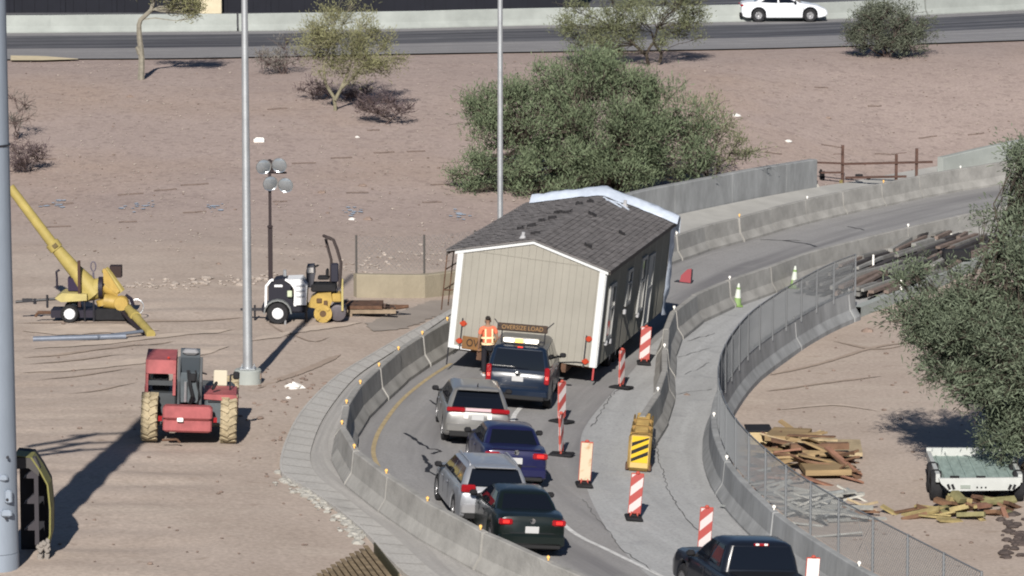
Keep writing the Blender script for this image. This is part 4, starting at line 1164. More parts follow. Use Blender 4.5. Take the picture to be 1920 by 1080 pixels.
# ---- light poles
def pole(name, label, px, py, r0, r1, h, found=True):
    p = G(px, py, f=terr); p.z = terr(p.x, p.y); root = thing(name, label, 'light pole', p, 0, 'tall steel light poles')
    z0 = .38 if found else 0
    MB().tube((0, 0, z0), (0, 0, h), r0, r1, n=12).build('shaft', M_STEEL, root, 40)
    if found:
        MB().lathe([(.37, -.5), (.37, z0 - .03), (.34, z0)], n=20).build('foundation', M_CONCW, root, 40)
        b = MB(); b.rbox((0, 0, z0 + .02), (.42, .42, .04), .01); b.build('base_plate', M_STEEL, root)
        for sx in (-1, 1):
            for sy in (-1, 1): MB().tube((sx * .16, sy * .16, z0 + .03), (sx * .16, sy * .16, z0 + .12), .018, n=6).build('anchor_bolt', M_STEEL, root)
    return root
lp1 = pole('light_pole', 'tall steel light pole on a round concrete footing left of the ramp', 465, 718, .135, .075, 12.5)
b = MB(); b.rbox((.32, -.12, .2), (.1, .06, .18), .02); b.build('junction_box', mat('box_brown', (.2, .15, .12), .7), lp1)
pole('light_pole', 'tall steel light pole rising behind the house roof', 938, 560, .095, .075, 12.5)
# big grey pole at the left edge with cross arms
p = G(-4, 1064, f=terr); p.z = terr(p.x, p.y)
M_PGREY = mat('grey_pole_paint', (.25, .29, .345), .55, metal=.25, var=.10, vscale=1.5, bump=.05, stretch=(1, 1, .3))
r_ = thing('camera_mast', 'thick grey steel mast filling the left edge of the photo', 'mast', p)
MB().tube((0, 0, .35), (0, 0, 13.5), .45, .37, n=16).build('shaft', M_PGREY, r_, 30)
MB().tube((0, 0, -.3), (0, 0, .34), .455, n=16).build('base_sleeve', M_PGREY, r_, 30)
for z in (8.15, 8.75, 9.4):
    b = MB(); b.tube((-.3, 0, z), (-1.7, -.25, z - .05), .06, n=8); b.tube((-1.0, -.1, z + .02), (-2.5, -1.3, z - .35), .10, n=8); b.build('cross_arm', M_PGREY, r_)
for z, dx in ((1.15, .25), (1.55, .28), (2.45, .30), (5.8, .12), (7.0, .12), (8.0, .12), (9.8, .12)):
    b = MB(); b.tube((dx, -.40, z), (dx, -.47, z), .03, n=8); b.build('bolt', M_DARK, r_)
for c_, d_ in (((.26, -.42, 1.25), (.24, .12, .16)), ((.2, -.40, 2.0), (.2, .12, .14)), ((.3, -.38, 1.6), (.16, .12, .3))): MB().rbox(c_, d_, .04).build('cable_bracket', M_PGREY, r_)
MB().lathe([(.42, 8.98), (.425, 9.0), (.42, 9.02)], n=16).build('joint_band', M_DARK, r_)

# ---- black bucket with yellow rim behind the mast
u = PX(66, 1046); o = u.base()
r_ = thing('machine_bucket', 'large black machine bucket with yellow edge standing behind the grey mast', 'bucket', o)
prof = [(-36, 1048), (10, 1046), (20, 1030), (28, 1000), (29, 952), (25, 905), (10, 876), (-5, 853), (-36, 850)]
prof = [((x) / u.s, (1046 - y) / u.s) for x, y in prof]
MBK = mat('bucket_black', (.014, .014, .018), .75, var=.3, vscale=3)
b = MB(); nP = len(prof)
for yy in (-.1, .9):
    for x, z in prof: b.v.append((x, yy, z))
for i in range(nP - 1): b.f.append((i, i + 1, nP + i + 1, nP + i))
b.f.append(tuple(range(nP, 2 * nP)))
b.build('shell', MBK, r_)
b = MB()
for i in range(2, nP - 1):
    (x0, z0), (x1, z1) = prof[i], prof[i + 1]
    b.prism([(x0, z0), (x1, z1), (x1 + .035, z1 + .01), (x0 + .035, z0 + .005)], -.13, .5, 'xz')
b.build('yellow_rim', mat('rim_yellow', (.17, .16, .05), .6), r_)
MB().box((.06, -.08, 1.15), (.09, .06, 1.7)).build('inner_post', mat('bucket_grey', (.04, .036, .042), .7), r_)
for z in (.62, 1.2, 1.75):
    b = MB(); b.prism([(.03, z), (.03, z + .22), (-.22, z)], -.10, .3, 'xz'); b.build('gusset', mat('bucket_grey', (.04, .036, .042), .7), r_)
b = MB(); b.prism([(-.4, 2.2), (.05, 2.2), (.14, 2.0), (.12, 1.8), (-.1, 1.98), (-.4, 1.95)], -.12, .1, 'xz'); b.build('top_plate', mat('bucket_grey2', (.06, .056, .055), .7), r_)
b = MB()
for k in range(14):
    x, z = rnd.uniform(.05, .3), rnd.uniform(.0, .4); b.rbox((x, -.15 + rnd.uniform(-.05, .1), z), (.09, .1, rnd.uniform(.08, .2)), .02, RY(rnd.uniform(-1, 1)))
tag(b.build('clods', mat('clod_grey', (.22, .2, .18), .9), r_), kind='stuff')

# ---- telehandler
def telehandler():
    u = PX(352, 838); o = u.base(); S = 74.0
    root = thing('telehandler', 'faded red telehandler with muddy tyres and grey boom parked on the dirt', 'telehandler', o, R(3), None, R(2.2))
    X = lambda px: (px - 352) / S
    Z = lambda py, y=0.0: (838 - py) / S - y * .17
    MUD = mat('muddy_tyre', (.33, .275, .18), .9, var=.3, vscale=5, bump=.3)
    GREY = mat('boom_grey', (.085, .10, .11), .6, var=.2, vscale=3)
    DG = mat('dark_grey', (.05, .055, .06), .6, var=.2)  # dark grey of the frame, axles, cab base and fork carriage
    tw, tr = .40, .60
    for sx in (-1, 1):
        for y in (.2, 3.1):
            x = sx * .98; cy = y + .55
            b = MB(); b.lathe([(tr * .5, -tw / 2), (tr * .86, -tw / 2), (tr * .95, -tw / 2 + .05), (tr * .95, tw / 2 - .05), (tr * .86, tw / 2), (tr * .5, tw / 2)], (x, cy, tr), 'x', 22); o_ = b.build('wheel', MUD, root, 40)
            lug = MB()
            for k in range(18):
                a = 2 * PI * k / 18
                for s2 in (-1, 1):
                    aa = a + (PI / 18 if s2 > 0 else 0)
                    M_ = RX(aa) @ RZ(s2 * .5)
                    lug.box((x + s2 * tw * .24, cy - math.sin(aa) * tr * .955, tr + math.cos(aa) * tr * .955), (tw * .52, .085, .07), M_)
            lug.build('tread', MUD, o_)
            b = MB(); b.lathe([(0, -.17), (.25, -.17), (.31, -.19), (.31, .19), (.25, .17), (0, .17)], (x, cy, tr), 'x', 14); b.build('rim', mat('rim_cream', (.5, .46, .36), .7), o_)
    b = MB(); b.rbox((0, 2.3, .62), (.9, 4.2, .42), .05); b.build('frame', DG, root)
    b = MB(); b.rbox((X(350), .12, (Z(764) + Z(787)) / 2), (1.22, .42, .34), .06); b.rbox((X(350), .16, (Z(786) + Z(812)) / 2), (1.20, .34, .34), .05); b.build('counterweight', M_RED, root)
    MB().rbox((X(337), -.10, Z(787)), (.15, .03, .1), .01).build('plate', M_WREFL, root)
    for x in (300, 400): MB().box((X(x), .2, Z(789)), (.1, .1, .12)).build('lamp', mat('tail_red', (.25, .008, .012), .25), root)
    for yy in (3.65, .75): MB().rbox((X(350), yy, .5), (1.6, .2, .2), .04).build('axle', DG, root)
    b = MB(); b.tube((X(305), -.05, Z(826)), (X(332), -.05, Z(824)), .03); b.tube((X(332), -.05, Z(824)), (X(338), -.05, Z(830)), .03); b.build('tow_hook', M_RUST, root)
    # cab
    cx0, cx1 = X(270), X(325); y0, y1 = .9, 2.2; zf, zt = Z(742, 1.0), Z(664, 2.0)
    for x in (cx0 + .03, cx1 - .03):
        for y in (y0, y1): MB().box((x, y, (zf + zt) / 2), (.07, .07, zt - zf)).build('cab_post', M_RED, root)
    b = MB(); b.prism([(y0 - .06, zt - .34), (y0 - .02, zt), (y1 + .1, zt + .05), (y1 + .1, zt - .04), (y0 + .04, zt - .06), (y0 + .02, zt - .34)], cx0, cx1, 'yz'); b.build('cab_roof', M_RED, root)
    MB().box(((cx0 + cx1) / 2, y0 + .04, zf + .30), (cx1 - cx0 - .1, .05, .12)).build('dash_rail', DG, root)
    b = MB(); b.rbox(((cx0 + cx1) / 2, (y0 + y1) / 2, zf - .24), (cx1 - cx0 + .04, y1 - y0, .56), .05); b.build('cab_base', DG, root)
    b = MB(); b.rbox(((cx0 + cx1) / 2, y0 + .5, zf + .14), (.42, .42, .2), .05); b.rbox(((cx0 + cx1) / 2 - .0, y0 + .3, zf + .34), (.4, .1, .3), .04); b.build('seat', M_BLACK, root)
    b = MB(); q = [(math.cos(t) * .17, 0, math.sin(t) * .17) for t in [2 * PI * k / 14 for k in range(15)]]
    b.path([(x + (cx0 + cx1) / 2, y0 + .22, z + zf + .42) for x, y, z in q], .022, 5); b.build('steering_wheel', M_BLACK, root)
    MB().tube(((cx0 + cx1) / 2, y0 + .22, zf + .42), ((cx0 + cx1) / 2, y0 + .3, zf + .1), .03).build('steering_column', M_BLACK, root)
    MB().rbox((X(311), y0 + .1, zt + .04), (.07, .07, .06), .02).build('beacon', mat('beacon_red', (.4, .04, .03), .4), root)
    MB().box((cx0 - .0, y0 + .6, zf - .05), (.04, 1.2, .5)).build('side_skirt', M_RED, root)
    # boom
    bx0, bx1 = X(332), X(372); bc = (bx0 + bx1) / 2
    b = MB(); b.prism([(.35, Z(760)), (.25, Z(715)), (.45, Z(706)), (1.0, Z(702, 1.0)), (4.9, .75), (5.0, .5), (1.3, Z(745, 1.2))], bx0 + .02, bx1 - .06, 'yz'); b.build('boom', GREY, root)
    b = MB(); b.prism([(.55, Z(710, .5)), (.50, Z(672, .5)), (.62, Z(656, .7)), (.85, Z(654, .9)), (1.2, Z(690, 1.2))], bx0 + .02, bx1 - .04, 'yz'); b.build('boom_head', mat('boom_dark', (.045, .055, .065), .45), root)
    b = MB(); b.rbox((bc, .58, Z(660, .7)), (.40, .30, .14), .06); b.build('head_cap', mat('boom_cap', (.24, .24, .25), .5), root)
    for s in (-1, 1):
        b = MB(); b.prism([(.2, Z(762)), (.2, Z(720)), (.5, Z(670, .6)), (.85, Z(670, .9)), (1.2, Z(740, 1.2)), (1.1, Z(768))], bc + s * .27 - .03, bc + s * .27 + .03, 'yz'); b.build('pivot_plate', DG, root)
    b = MB(); b.rbox((bc + .05, .22, Z(712)), (.2, .12, .2), .03); b.build('valve_block', M_BLACK, root)
    for k in range(4):
        x = bc + rnd.uniform(-.1, .25)
        b = MB(); b.path([(x, .3, Z(700)), (x + .05, .12, Z(725)), (x + .12, .1, Z(745)), (x + .06, .25, Z(762))], .022, 5); b.build('hose', M_BLACK, root)
    b = MB(); b.tube((bc - .1, .3, Z(758)), (bc - .1, .2, Z(720)), .04); b.build('cylinder', M_STEEL, root)
    MB().tube((bc + .3, .6, Z(700, .6)), (X(382), .5, Z(701, .6)), .02).build('grab_bar', M_DARK, root)
    # right engine hood
    b = MB(); b.rbox(((X(378) + X(434)) / 2, 1.7, (Z(728) + Z(795)) / 2 - .22), (X(432) - X(378), 2.2, .8), .08); b.build('engine_hood', GREY, root)
    b = MB(); b.prism([(X(378), Z(734, 1.0)), (X(437), Z(734, 1.0)), (X(440), Z(742, 1.0)), (X(440), Z(772, .6)), (X(430), Z(772, .6)), (X(430), Z(746, 1.0)), (X(378), Z(743, 1.0))], .55, 1.9, 'xz'); b.build('hood_frame', M_RED, root)
    MB().box((X(404), .56, Z(752, .6)), (.5, .02, .03)).build('hood_seam', M_DARK, root)
    b = MB(); b.rbox((X(406), 2.0, Z(708, 2.0)), (.34, .05, .40), .02); b.build('mirror_panel', mat('panel_cream', (.5, .46, .36), .6), root)
    b = MB(); b.tube((X(425), 1.3, Z(730, 1.3)), (X(425), 1.3, Z(702, 1.3)), .02); b.tube((X(425), 1.3, Z(702, 1.3)), (X(436), 1.25, Z(700, 1.3)), .02); b.build('mirror_arm', M_DARK, root)
    b = MB(); b.rbox((X(436), 1.22, Z(703, 1.2)), (.16, .08, .2), .04); b.build('mirror', M_BLACK, root)
    b = MB(); b.rbox((X(397), .8, Z(722, .9)), (.08, .1, .24), .03, RY(.5)); b.build('exhaust', M_BLACK, root)
    for s in (-.35, .35): MB().box((s * 1.0, 5.5, .22), (.12, 1.2, .05)).build('fork', M_DARK, root)
    MB().box((0, 4.95, .5), (1.1, .1, .7)).build('fork_carriage', DG, root)
telehandler()

# ---- light tower trailer
def light_tower():
    u = PX(538, 603); root = thing('light_tower', 'white trailer light tower with black mast and four lamp heads', 'light tower', u.base()); X, Z = u.x, u.z
    W_ = mat('tower_white', (.72, .73, .74), .5, var=.08)
    BK = mat('tower_black', (.012, .012, .02), .6)
    b = MB(); b.prism([(X(505), Z(572)), (X(505), Z(535)), (X(517), Z(522)), (X(534), Z(519)), (X(546), Z(527)), (X(551), Z(572))], -.35, .5, 'xz'); b.build('engine_bay', BK, root)
    b = MB(); b.prism([(X(552), Z(568)), (X(555), Z(532)), (X(540), Z(521)), (X(568), Z(520)), (X(578), Z(532)), (X(576), Z(568))], -.45, .55, 'xz'); b.build('hood', W_, root)
    for pts in ([(500, 572), (501, 533), (511, 521), (515, 521)], [(537, 520), (548, 527), (556, 538), (555, 570)]):
        b = MB(); q = [u.at(x, y, -.42) for x, y in pts]
        for a, c in zip(q, q[1:]): b.tube(a, c, .045, n=4)
        b.build('frame_bar', W_, root)
    for k, z in enumerate((532, 542, 552)): b = MB(); b.box((X(565), -.46, Z(z)), (.26, .02, .05)); b.build('vent', mat('vent_grey2', (.35, .36, .38), .6), root)
    b = MB(); b.rbox((X(524), -.37, Z(533)), (.25, .04, .08), .02); b.build('light_strip', W_, root)
    b = MB(); b.rbox((X(545), -.43, Z(547)), (.14, .04, .2), .02); b.build('control_box', mat('control_pale', (.45, .50, .36), .6), root)
    b = MB(); b.rbox((X(535), .05, Z(576)), (1.35, .9, .22), .04); b.build('chassis', BK, root)
    for yy in (-.55, .62):
        b = MB(); b.lathe([(.19, -.1), (.29, -.1), (.33, -.05), (.33, .05), (.29, .1), (.19, .1)], (X(523), yy, .33), 'y', 18); o = b.build('wheel', M_TYRE, root, 40)
        MB().lathe([(0, -.09), (.08, -.09), (.17, -.07), (.18, .07), (0, .07)], (X(523), yy, .33), 'y', 14).build('rim', M_WHITE, o, 40)
        b = MB(); q = [(X(523) + .42 * math.cos(t), .33 + .42 * math.sin(t)) for t in [PI * k / 8 for k in range(9)]]
        q2 = [(X(523) + .38 * math.cos(t), .33 + .38 * math.sin(t)) for t in [PI * k / 8 for k in range(9)]]
        b.prism(q + q2[::-1], yy - .13, yy + .13, 'xz'); b.build('fender', mat('fender_grey', (.16, .17, .17), .6), root)
    b = MB(); b.tube((X(537), -.6, 0), (X(537), -.6, Z(572)), .035); b.build('jack', M_STEEL, root)
    b = MB(); b.tube((X(575), -.4, 0.05), (X(575), -.4, Z(572)), .035); b.build('jack', M_DARK, root)
    b = MB(); b.box((X(485), 0, Z(580)), (.8, .08, .08)); b.box((X(470), 0, Z(580)), (.6, .06, .06)); b.build('tow_bar', M_DARK, root)
    b = MB(); b.tube((X(478), 0, 0), (X(478), 0, Z(572)), .03); b.build('tow_jack', M_DARK, root)
    MST = mat('mast_black', (.022, .014, .016), .6)
    b = MB(); b.box((X(508), 0, (Z(522) + Z(430)) / 2), (.13, .13, Z(430) - Z(525))); b.build('mast_base', MST, root)
    b = MB(); b.box((X(508), 0, (Z(435) + Z(300)) / 2), (.085, .085, Z(300) - Z(435))); b.build('mast_upper', MST, root)
    b = MB(); b.rbox((X(508), -.05, Z(355)), (.14, .12, .08), .02); b.build('mast_collar', MST, root)
    b = MB(); b.rbox((X(508), -.05, Z(425)), (.16, .12, .08), .02); b.build('mast_collar', MST, root)
    b = MB(); b.box((X(517), 0, Z(325)), (.72, .06, .05)); b.box((X(512), -.02, Z(313)), (.12, .1, .34)); b.build('cross_bar', MST, root)
    RF = mat('lamp_reflector', (.50, .52, .53), .22, metal=.85); GLS = mat('lamp_glass', (.30, .32, .34), .15, metal=.5)
    for x, y, tl in ((496, 311, .3), (528, 308, -.2), (508, 342, .35), (539, 345, -.15)):
        c = u.at(x, y, -.12); M_ = RZ(tl) @ RX(.25)
        def L(prof, m, nm, par):
            b = MB(); b.lathe(prof, (0, 0, 0), 'y', 16); b.v = [tuple(M_ @ Vector(v) + c) for v in b.v]; return b.build(nm, m, par, 50)
        o = L([(.05, .22), (.09, .16), (.16, .06), (.215, -.06), (.235, -.10), (.215, -.09), (.15, -.02), (.06, .02), (0, .03)], RF, 'lamp_head', root)
        L([(.212, -.085), (.15, -.12), (0, -.135)], GLS, 'lamp_lens', o)
        b = MB(); b.tube(c + Vector((0, .1, 0)), Vector((X(512), 0, c.z + .05)), .025); b.build('lamp_arm', MST, root)
    b = MB(); b.tube((X(534), .2, Z(520)), (X(534), .2, Z(508)), .05); b.build('exhaust', M_STEEL, root)
light_tower()

# ---- small yellow roller with roll bar
def roller():
    u = PX(612, 601); root = thing('road_roller', 'small yellow roller with dark roll bar beside the light tower trailer', 'roller', u.base()); X, Z = u.x, u.z
    b = MB(); b.lathe([(0, -.05), (.20, -.05), (.24, -.04), (.25, .0), (.25, .75), (0, .75)], (X(634), -.2, .26), 'y', 20); b.build('drum', mat('drum_steel', (.10, .09, .10), .5, metal=.4, var=.2), root, 40)
    # yellow front yoke with ring
    b = MB(); b.lathe([(.10, -.06), (.27, -.06), (.27, .06), (.10, .06), (.10, -.06)], (X(607), -.42, Z(584)), 'y', 18); b.build('yoke_ring', M_YELLOW, root, 40)
    b = MB(); b.lathe([(0, -.04), (.11, -.04), (.11, .04), (0, .04)], (X(607), -.42, Z(584)), 'y', 12); b.build('hub', mat('hub_brown', (.10, .06, .03), .7), root)
    for k in range(4):
        t = PI / 4 + PI / 2 * k; b = MB(); b.box((X(607) + .2 * math.cos(t), -.50, Z(584) + .2 * math.sin(t)), (.09, .04, .09), RY(-t)); b.build('lug', M_YELLOW, root)
    b = MB(); b.prism([(X(578), Z(572)), (X(584), Z(556)), (X(597), Z(547)), (X(622), Z(545)), (X(624), Z(562)), (X(618), Z(574)), (X(600), Z(578)), (X(590), Z(574))], -.40, .4, 'xz'); b.build('engine_cover', M_YELLOW, root)
    for x, y, w_, h_ in ((600, 560, .16, .14), (612, 566, .12, .2)): b = MB(); b.rbox((X(x), -.42, Z(y)), (w_, .06, h_), .02); b.build('cover_recess', mat('hub_brown', (.10, .06, .03), .7), root)
    b = MB(); b.rbox((X(608), .05, Z(538)), (.75, .8, .22), .04); b.build('deck', M_BLACK, root)
    b = MB(); b.prism([(X(577), Z(536)), (X(575), Z(510)), (X(577), Z(497)), (X(590), Z(496)), (X(592), Z(512)), (X(587), Z(536))], -.2, .3, 'xz'); b.build('console', mat('console_dark', (.05, .05, .06), .6), root)
    b = MB(); b.rbox((X(583), -.22, Z(505)), (.2, .03, .17), .02); b.build('dash_plate', mat('dash_grey', (.34, .33, .32), .5), root)
    b = MB(); b.path([(X(590) + .13 * math.cos(t), -.05 + .13 * math.sin(t), Z(500) + .05 * math.cos(t)) for t in [2 * PI * k / 12 for k in range(13)]], .02, 5); b.build('steering_wheel', M_BLACK, root)
    b = MB(); b.rbox((X(607), .1, Z(521)), (.34, .4, .1), .03); b.rbox((X(614), .1, Z(512)), (.08, .4, .22), .03); b.build('seat', M_BLACK, root)
    b = MB(); b.rbox((X(628), .1, Z(512)), (.22, .3, .55), .03); b.build('tank', mat('tank_blueblack', (.018, .018, .03), .6), root)
    ROP = mat('rollbar_brown', (.045, .035, .034), .6)
    b = MB(); q = [(638, 535), (641, 490), (634, 465), (627, 447), (619, 443), (613, 445)]
    b.path([u.at(x, y, -.35) for x, y in q], .05, 6); b.build('roll_bar', ROP, root, True)
    b = MB(); q = [(620, 535), (621, 490), (615, 468), (611, 452), (615, 446)]
    b.path([u.at(x, y, .3) for x, y in q], .045, 6); b.build('roll_bar', ROP, root, True)
    b = MB(); b.tube(u.at(608, 442, -.05), u.at(622, 445, -.35), .05); b.build('canopy_bar', ROP, root)
    b = MB(); b.box((X(643), -.3, Z(550)), (.06, .06, Z(515) - Z(575))); b.build('post', M_PALEYEL, root)
    b = MB(); b.rbox((X(632), 0, Z(556)), (.28, .6, .26), .03); b.build('rear_body', M_YELLOW, root)
    b = MB(); b.lathe([(0, -.05), (.20, -.05), (.25, 0), (.25, .75), (0, .75)], (X(606), -.2, .26), 'y', 20); b.build('drum', mat('drum_steel', (.10, .09, .10), .5, metal=.4, var=.2), root, 40)
roller()

# ---- yellow drill / auger trailer
def drill():
    u = PX(150, 601); root = thing('auger_trailer', 'yellow auger trailer with long tilted yellow tube reaching up left', 'auger', u.base()); X, Z = u.x, u.z
    DK = mat('drill_dark', (.016, .013, .024), .6)
    YT = mat('tube_yellow', (.33, .265, .085), .6, var=.18, vscale=2.5)
    a, c = u.at(22, 352, .1), u.at(178, 553, .1)
    b = MB(); m = u.at(103, 462, .1); b.tube(a, m, .135, .155, n=14); b.tube(m, u.at(143, 510, .1), .165, .22, n=14); b.tube(u.at(143, 510, .1), c, .22, .36, n=14); b.build('upper_tube', YT, root, 40)
    d = (c - a).normalized()
    b = MB(); b.tube(m - d * .12, m + d * .12, .21, n=14); b.build('collar', YT, root, 40)
    b = MB(); b.box(u.at(106, 460, -.12), (.12, .05, .14), RY(.9)); b.build('clamp', mat('clamp_brown', (.12, .09, .04), .7), root)
    q = u.at(173, 545, .1)
    b = MB(); b.lathe([(0, -.42), (.24, -.42), (.34, -.30), (.36, 0), (.36, .35), (.2, .42), (0, .42)], (0, 0, 0), 'z', 16); M_ = RY(R(75)); b.v = [tuple(M_ @ Vector(v) * .85 + q) for v in b.v]; b.build('gearbox', YT, root, 40)
    b = MB(); b.tube(u.at(186, 540, .05), u.at(194, 540, .05), .33, n=16); b.build('black_band', DK, root, 40)
    b = MB(); b.tube(u.at(196, 536, .1), u.at(222, 552, .1), .22, .18, n=12); b.build('elbow', M_YELLOW, root, 40)
    b = MB(); b.tube(u.at(196, 563, -.1), u.at(228, 568, -.1), .21, n=14); b.tube(u.at(193, 560, -.1), u.at(196, 570, -.1), .2, n=12); b.build('motor', M_YELLOW, root, 40)
    b = MB(); b.lathe([(0, -.09), (.2, -.09), (.22, -.05), (.22, .2), (0, .2)], u.at(229, 567, -.25), 'y', 18); b.build('motor_cap', M_YELLOW, root, 40)
    b = MB(); b.tube(u.at(197, 505, .1), u.at(226, 549, .1), .12, .16, n=8); b.build('chute', YT, root)
    b = MB(); b.prism([(X(195), Z(503)), (X(200), Z(503)), (X(226), Z(545)), (X(220), Z(550)), (X(196), Z(530))], -.12, -.05, 'xz'); b.build('chute_cover', M_YELLOW, root)
    b = MB(); b.box(u.at(217, 511, .3), (.34, .4, .34)); b.build('control_cabinet', mat('cabinet_brown', (.028, .016, .016), .7), root)
    e0 = u.at(238, 575, -.05); e1 = G(283, 632, f=terr) - u.base() + Vector((0, 0, .08))
    b = MB(); b.tube(e0, e0.lerp(e1, .30), .13, n=12); b.tube(e0.lerp(e1, .38), e1, .135, n=12); b.build('lower_tube', YT, root, 40)
    b = MB(); b.tube(e0.lerp(e1, .29), e0.lerp(e1, .39), .17, n=12); b.build('lower_collar', YT, root, 40)
    b = MB(); b.tube(e0 + Vector((-.22, .1, -.1)), e1 + Vector((-.2, .15, 0)), .06, n=6); b.build('support_leg', DK, root)
    b = MB(); b.path([u.at(256 + 13 * math.cos(t), 576 + 14 * math.sin(t), .1) for t in [2 * PI * k / 14 for k in range(15)]], .018, 5); b.build('hose_reel', M_STEEL, root)
    b = MB(); b.path([u.at(236, 553, .0), u.at(246, 560, .0), u.at(250, 572, 0)], .06, 6); b.build('hose', DK, root)
    # trailer
    b = MB(); b.box((X(172), .1, Z(586)), (2.35, .8, .22)); b.build('frame', DK, root)
    b = MB(); b.rbox((X(212), 0, Z(588)), (1.0, .7, .36), .05); b.build('engine', M_BLACK, root)
    for yy in (-.45, .55):
        b = MB(); b.lathe([(.18, -.1), (.24, -.1), (.27, -.05), (.27, .05), (.24, .1), (.18, .1)], (X(134), yy, .27), 'y', 18); o = b.build('wheel', M_TYRE, root, 40)
        MB().lathe([(0, -.08), (.05, -.09), (.07, -.06), (.14, -.08), (.17, -.06), (.17, .06), (0, .06)], (X(134), yy, .27), 'y', 14).build('rim', M_WHITE, o, 40)
    b = MB(); b.prism([(X(106), Z(556)), (X(120), Z(546)), (X(166), Z(548)), (X(166), Z(560)), (X(118), Z(563))], -.4, .5, 'xz'); b.build('deck', M_PALEYEL, root)
    b = MB(); b.box((X(140), .15, Z(533)), (.36, .4, .38)); b.build('battery_box', mat('box_purple', (.018, .010, .035), .6), root)
    b = MB(); b.box((X(152), -.35, (Z(486) + Z(572)) / 2), (.08, .08, Z(486) - Z(572))); b.build('front_post', mat('post_brown', (.05, .025, .02), .7), root)
    b = MB(); b.path([u.at(108, 542, 0), u.at(108, 520, 0), u.at(107, 510, 0), u.at(113, 506, 0)], .035, 6); b.build('lever', DK, root)
    b = MB(); b.path([u.at(176, 500 + 9 * math.cos(t), .05) + Vector((.075 * math.sin(t), 0, 0)) for t in [2 * PI * k / 14 for k in range(15)]], .02, 5); b.tube(u.at(176, 511, .05), u.at(176, 526, .05), .03); b.build('hand_wheel', mat('wheel_grey', (.1, .09, .12), .5), root)
    b = MB(); b.tube(u.at(30, 566, 0), u.at(110, 560, 0), .04); b.box(u.at(52, 563, 0), (.3, .1, .1)); b.tube(u.at(66, 570, 0), u.at(66, 560, 0), .05); b.build('tow_bar', M_DARK, root)
    b = MB(); b.tube(u.at(90, 576, -.1), u.at(90, 552, -.1), .035); b.build('jack', M_DARK, root)
    b = MB(); b.tube(u.at(72, 584, -.2), u.at(128, 584, -.2), .05); b.tube(u.at(72, 585, -.2), u.at(68, 592, -.2), .04); b.build('outrigger', M_RUST, root)
    for x in (161, 178): b = MB(); b.tube(u.at(x, 600, -.3), u.at(x, 560, -.3), .03); b.build('stand', M_DARK, root)
drill()

# ---- blue grey pipe, rusty stack, timber gate, trailer behind the roller
u = PX(160, 639); b = MB(); b.tube(u.at(62, 636, 0), u.at(235, 633, .25), .085, n=12); b.tube(u.at(182, 633, .1), u.at(262, 630, .9), .05, n=10); o = b.build('steel_pipe', mat('pipe_blue', (.14, .16, .20), .5, metal=.2, var=.15), None, 40); o.location = u.base(); tag(o, 'blue grey steel pipe lying on the dirt below the yellow auger', 'pipe')

def beam_stack():
    a, c = G(690, 1060), G(575, 1122); dr = Vector((.19, -.98, 0))
    o = Vector((a.x, a.y, terr(a.x, a.y))); root = thing('steel_stack', 'stack of rusty steel beams cut off by the bottom edge of the photo', 'steel stack', o)
    m = mat('stack_rust', (.20, .15, .09), .8, var=.45, vscale=4, bump=.3)
    M_ = RZ(math.atan2(dr.x, -dr.y))
    n = 13
    for k in range(n):
        p = a.lerp(c, (k + .5) / n) - o; p.z = 0
        for lv in range(3):
            q = p + dr * (1.6 + rnd.uniform(-.06, .06)); z = .10 + lv * .17; b = MB()
            for x, zz, w_, h_ in ((0, -.06, .10, .025), (0, .06, .10, .025), (0, 0, .03, .1)): b.box((q.x, q.y, z + zz), (w_, 3.2, h_), M_)
            b.build('beam', m, root)
    q = a - o + dr * 1.6 - Vector((-.14, 0, 0))
    MB().box((q.x, q.y, .27), (.03, 3.2, .56), M_).build('side_sheet', mat('sheet_olive', (.06, .055, .03), .8), root)
beam_stack()

def gate():
    p = G(1640, 349); root = thing('timber_gate', 'brown timber gate frame with posts behind the upper ramp barrier', 'gate', Vector((p.x, p.y, hgt(p.x, p.y)))); S = scale_at(p)
    X = lambda x: (x - 1640) / S
    Z = lambda y: (349 - y) / S
    yy = lambda x: (x - 1640) / S * .25
    RB = mat('gate_brown', (.075, .042, .033), .8, var=.3, vscale=4); OL = mat('gate_olive', (.16, .13, .05), .8)
    for x, y0, y1, m in ((1578, 351, 270, RB), (1681, 338, 290, RB), (1720, 334, 280, RB)): b = MB(); b.box((X(x), yy(x), (Z(y0) + Z(y1)) / 2), (.11, .11, Z(y1) - Z(y0))); b.build('post', m, root)
    for x0, y0, x1, y1, r_2 in ((1578, 305, 1750, 306, .06), (1584, 331, 1700, 332, .06), (1530, 301, 1578, 304, .05), (1536, 320, 1578, 321, .05), (1560, 286, 1578, 286, .015), (1680, 288, 1700, 287, .015)):
        a, c = Vector((X(x0), yy(x0) - .09, Z(y0))), Vector((X(x1), yy(x1) - .09, Z(y1)))
        b = MB(); b.tube(a, c, r_2, n=4); b.build('rail', RB, root)
    for x, y, w_ in ((1610, 328, .3), (1628, 334, .14)): MB().rbox((X(x), -.12, Z(y)), (w_, .1, .11), .03).build('hinge_block', M_BLACK, root)
    MB().box((X(1575), yy(1575) - .1, Z(342)), (.13, .03, .3)).build('post_wrap', OL, root)
gate()
b = MB(); u = PX(1541, 338)
for k in range(7): b.path([u.at(1536 + 10 * rnd.random(), 318 + 20 * rnd.random(), rnd.uniform(-.1, .1)) for _ in range(5)], .03, 5)
o = b.build('cable_coil', M_BLACK); o.location = u.base(); tag(o, 'tangled black cable hanging at the end of the retaining wall', 'cable')
u = PX(486, 266); b = MB(); b.box((0, 0, .06), (.4, .3, .12)); b.box((.02, .02, .14), (.3, .2, .05)); o = b.build('white_box', M_WREFL); o.location = u.base(); tag(o, 'small white box on the bank beside the left light pole', 'box')

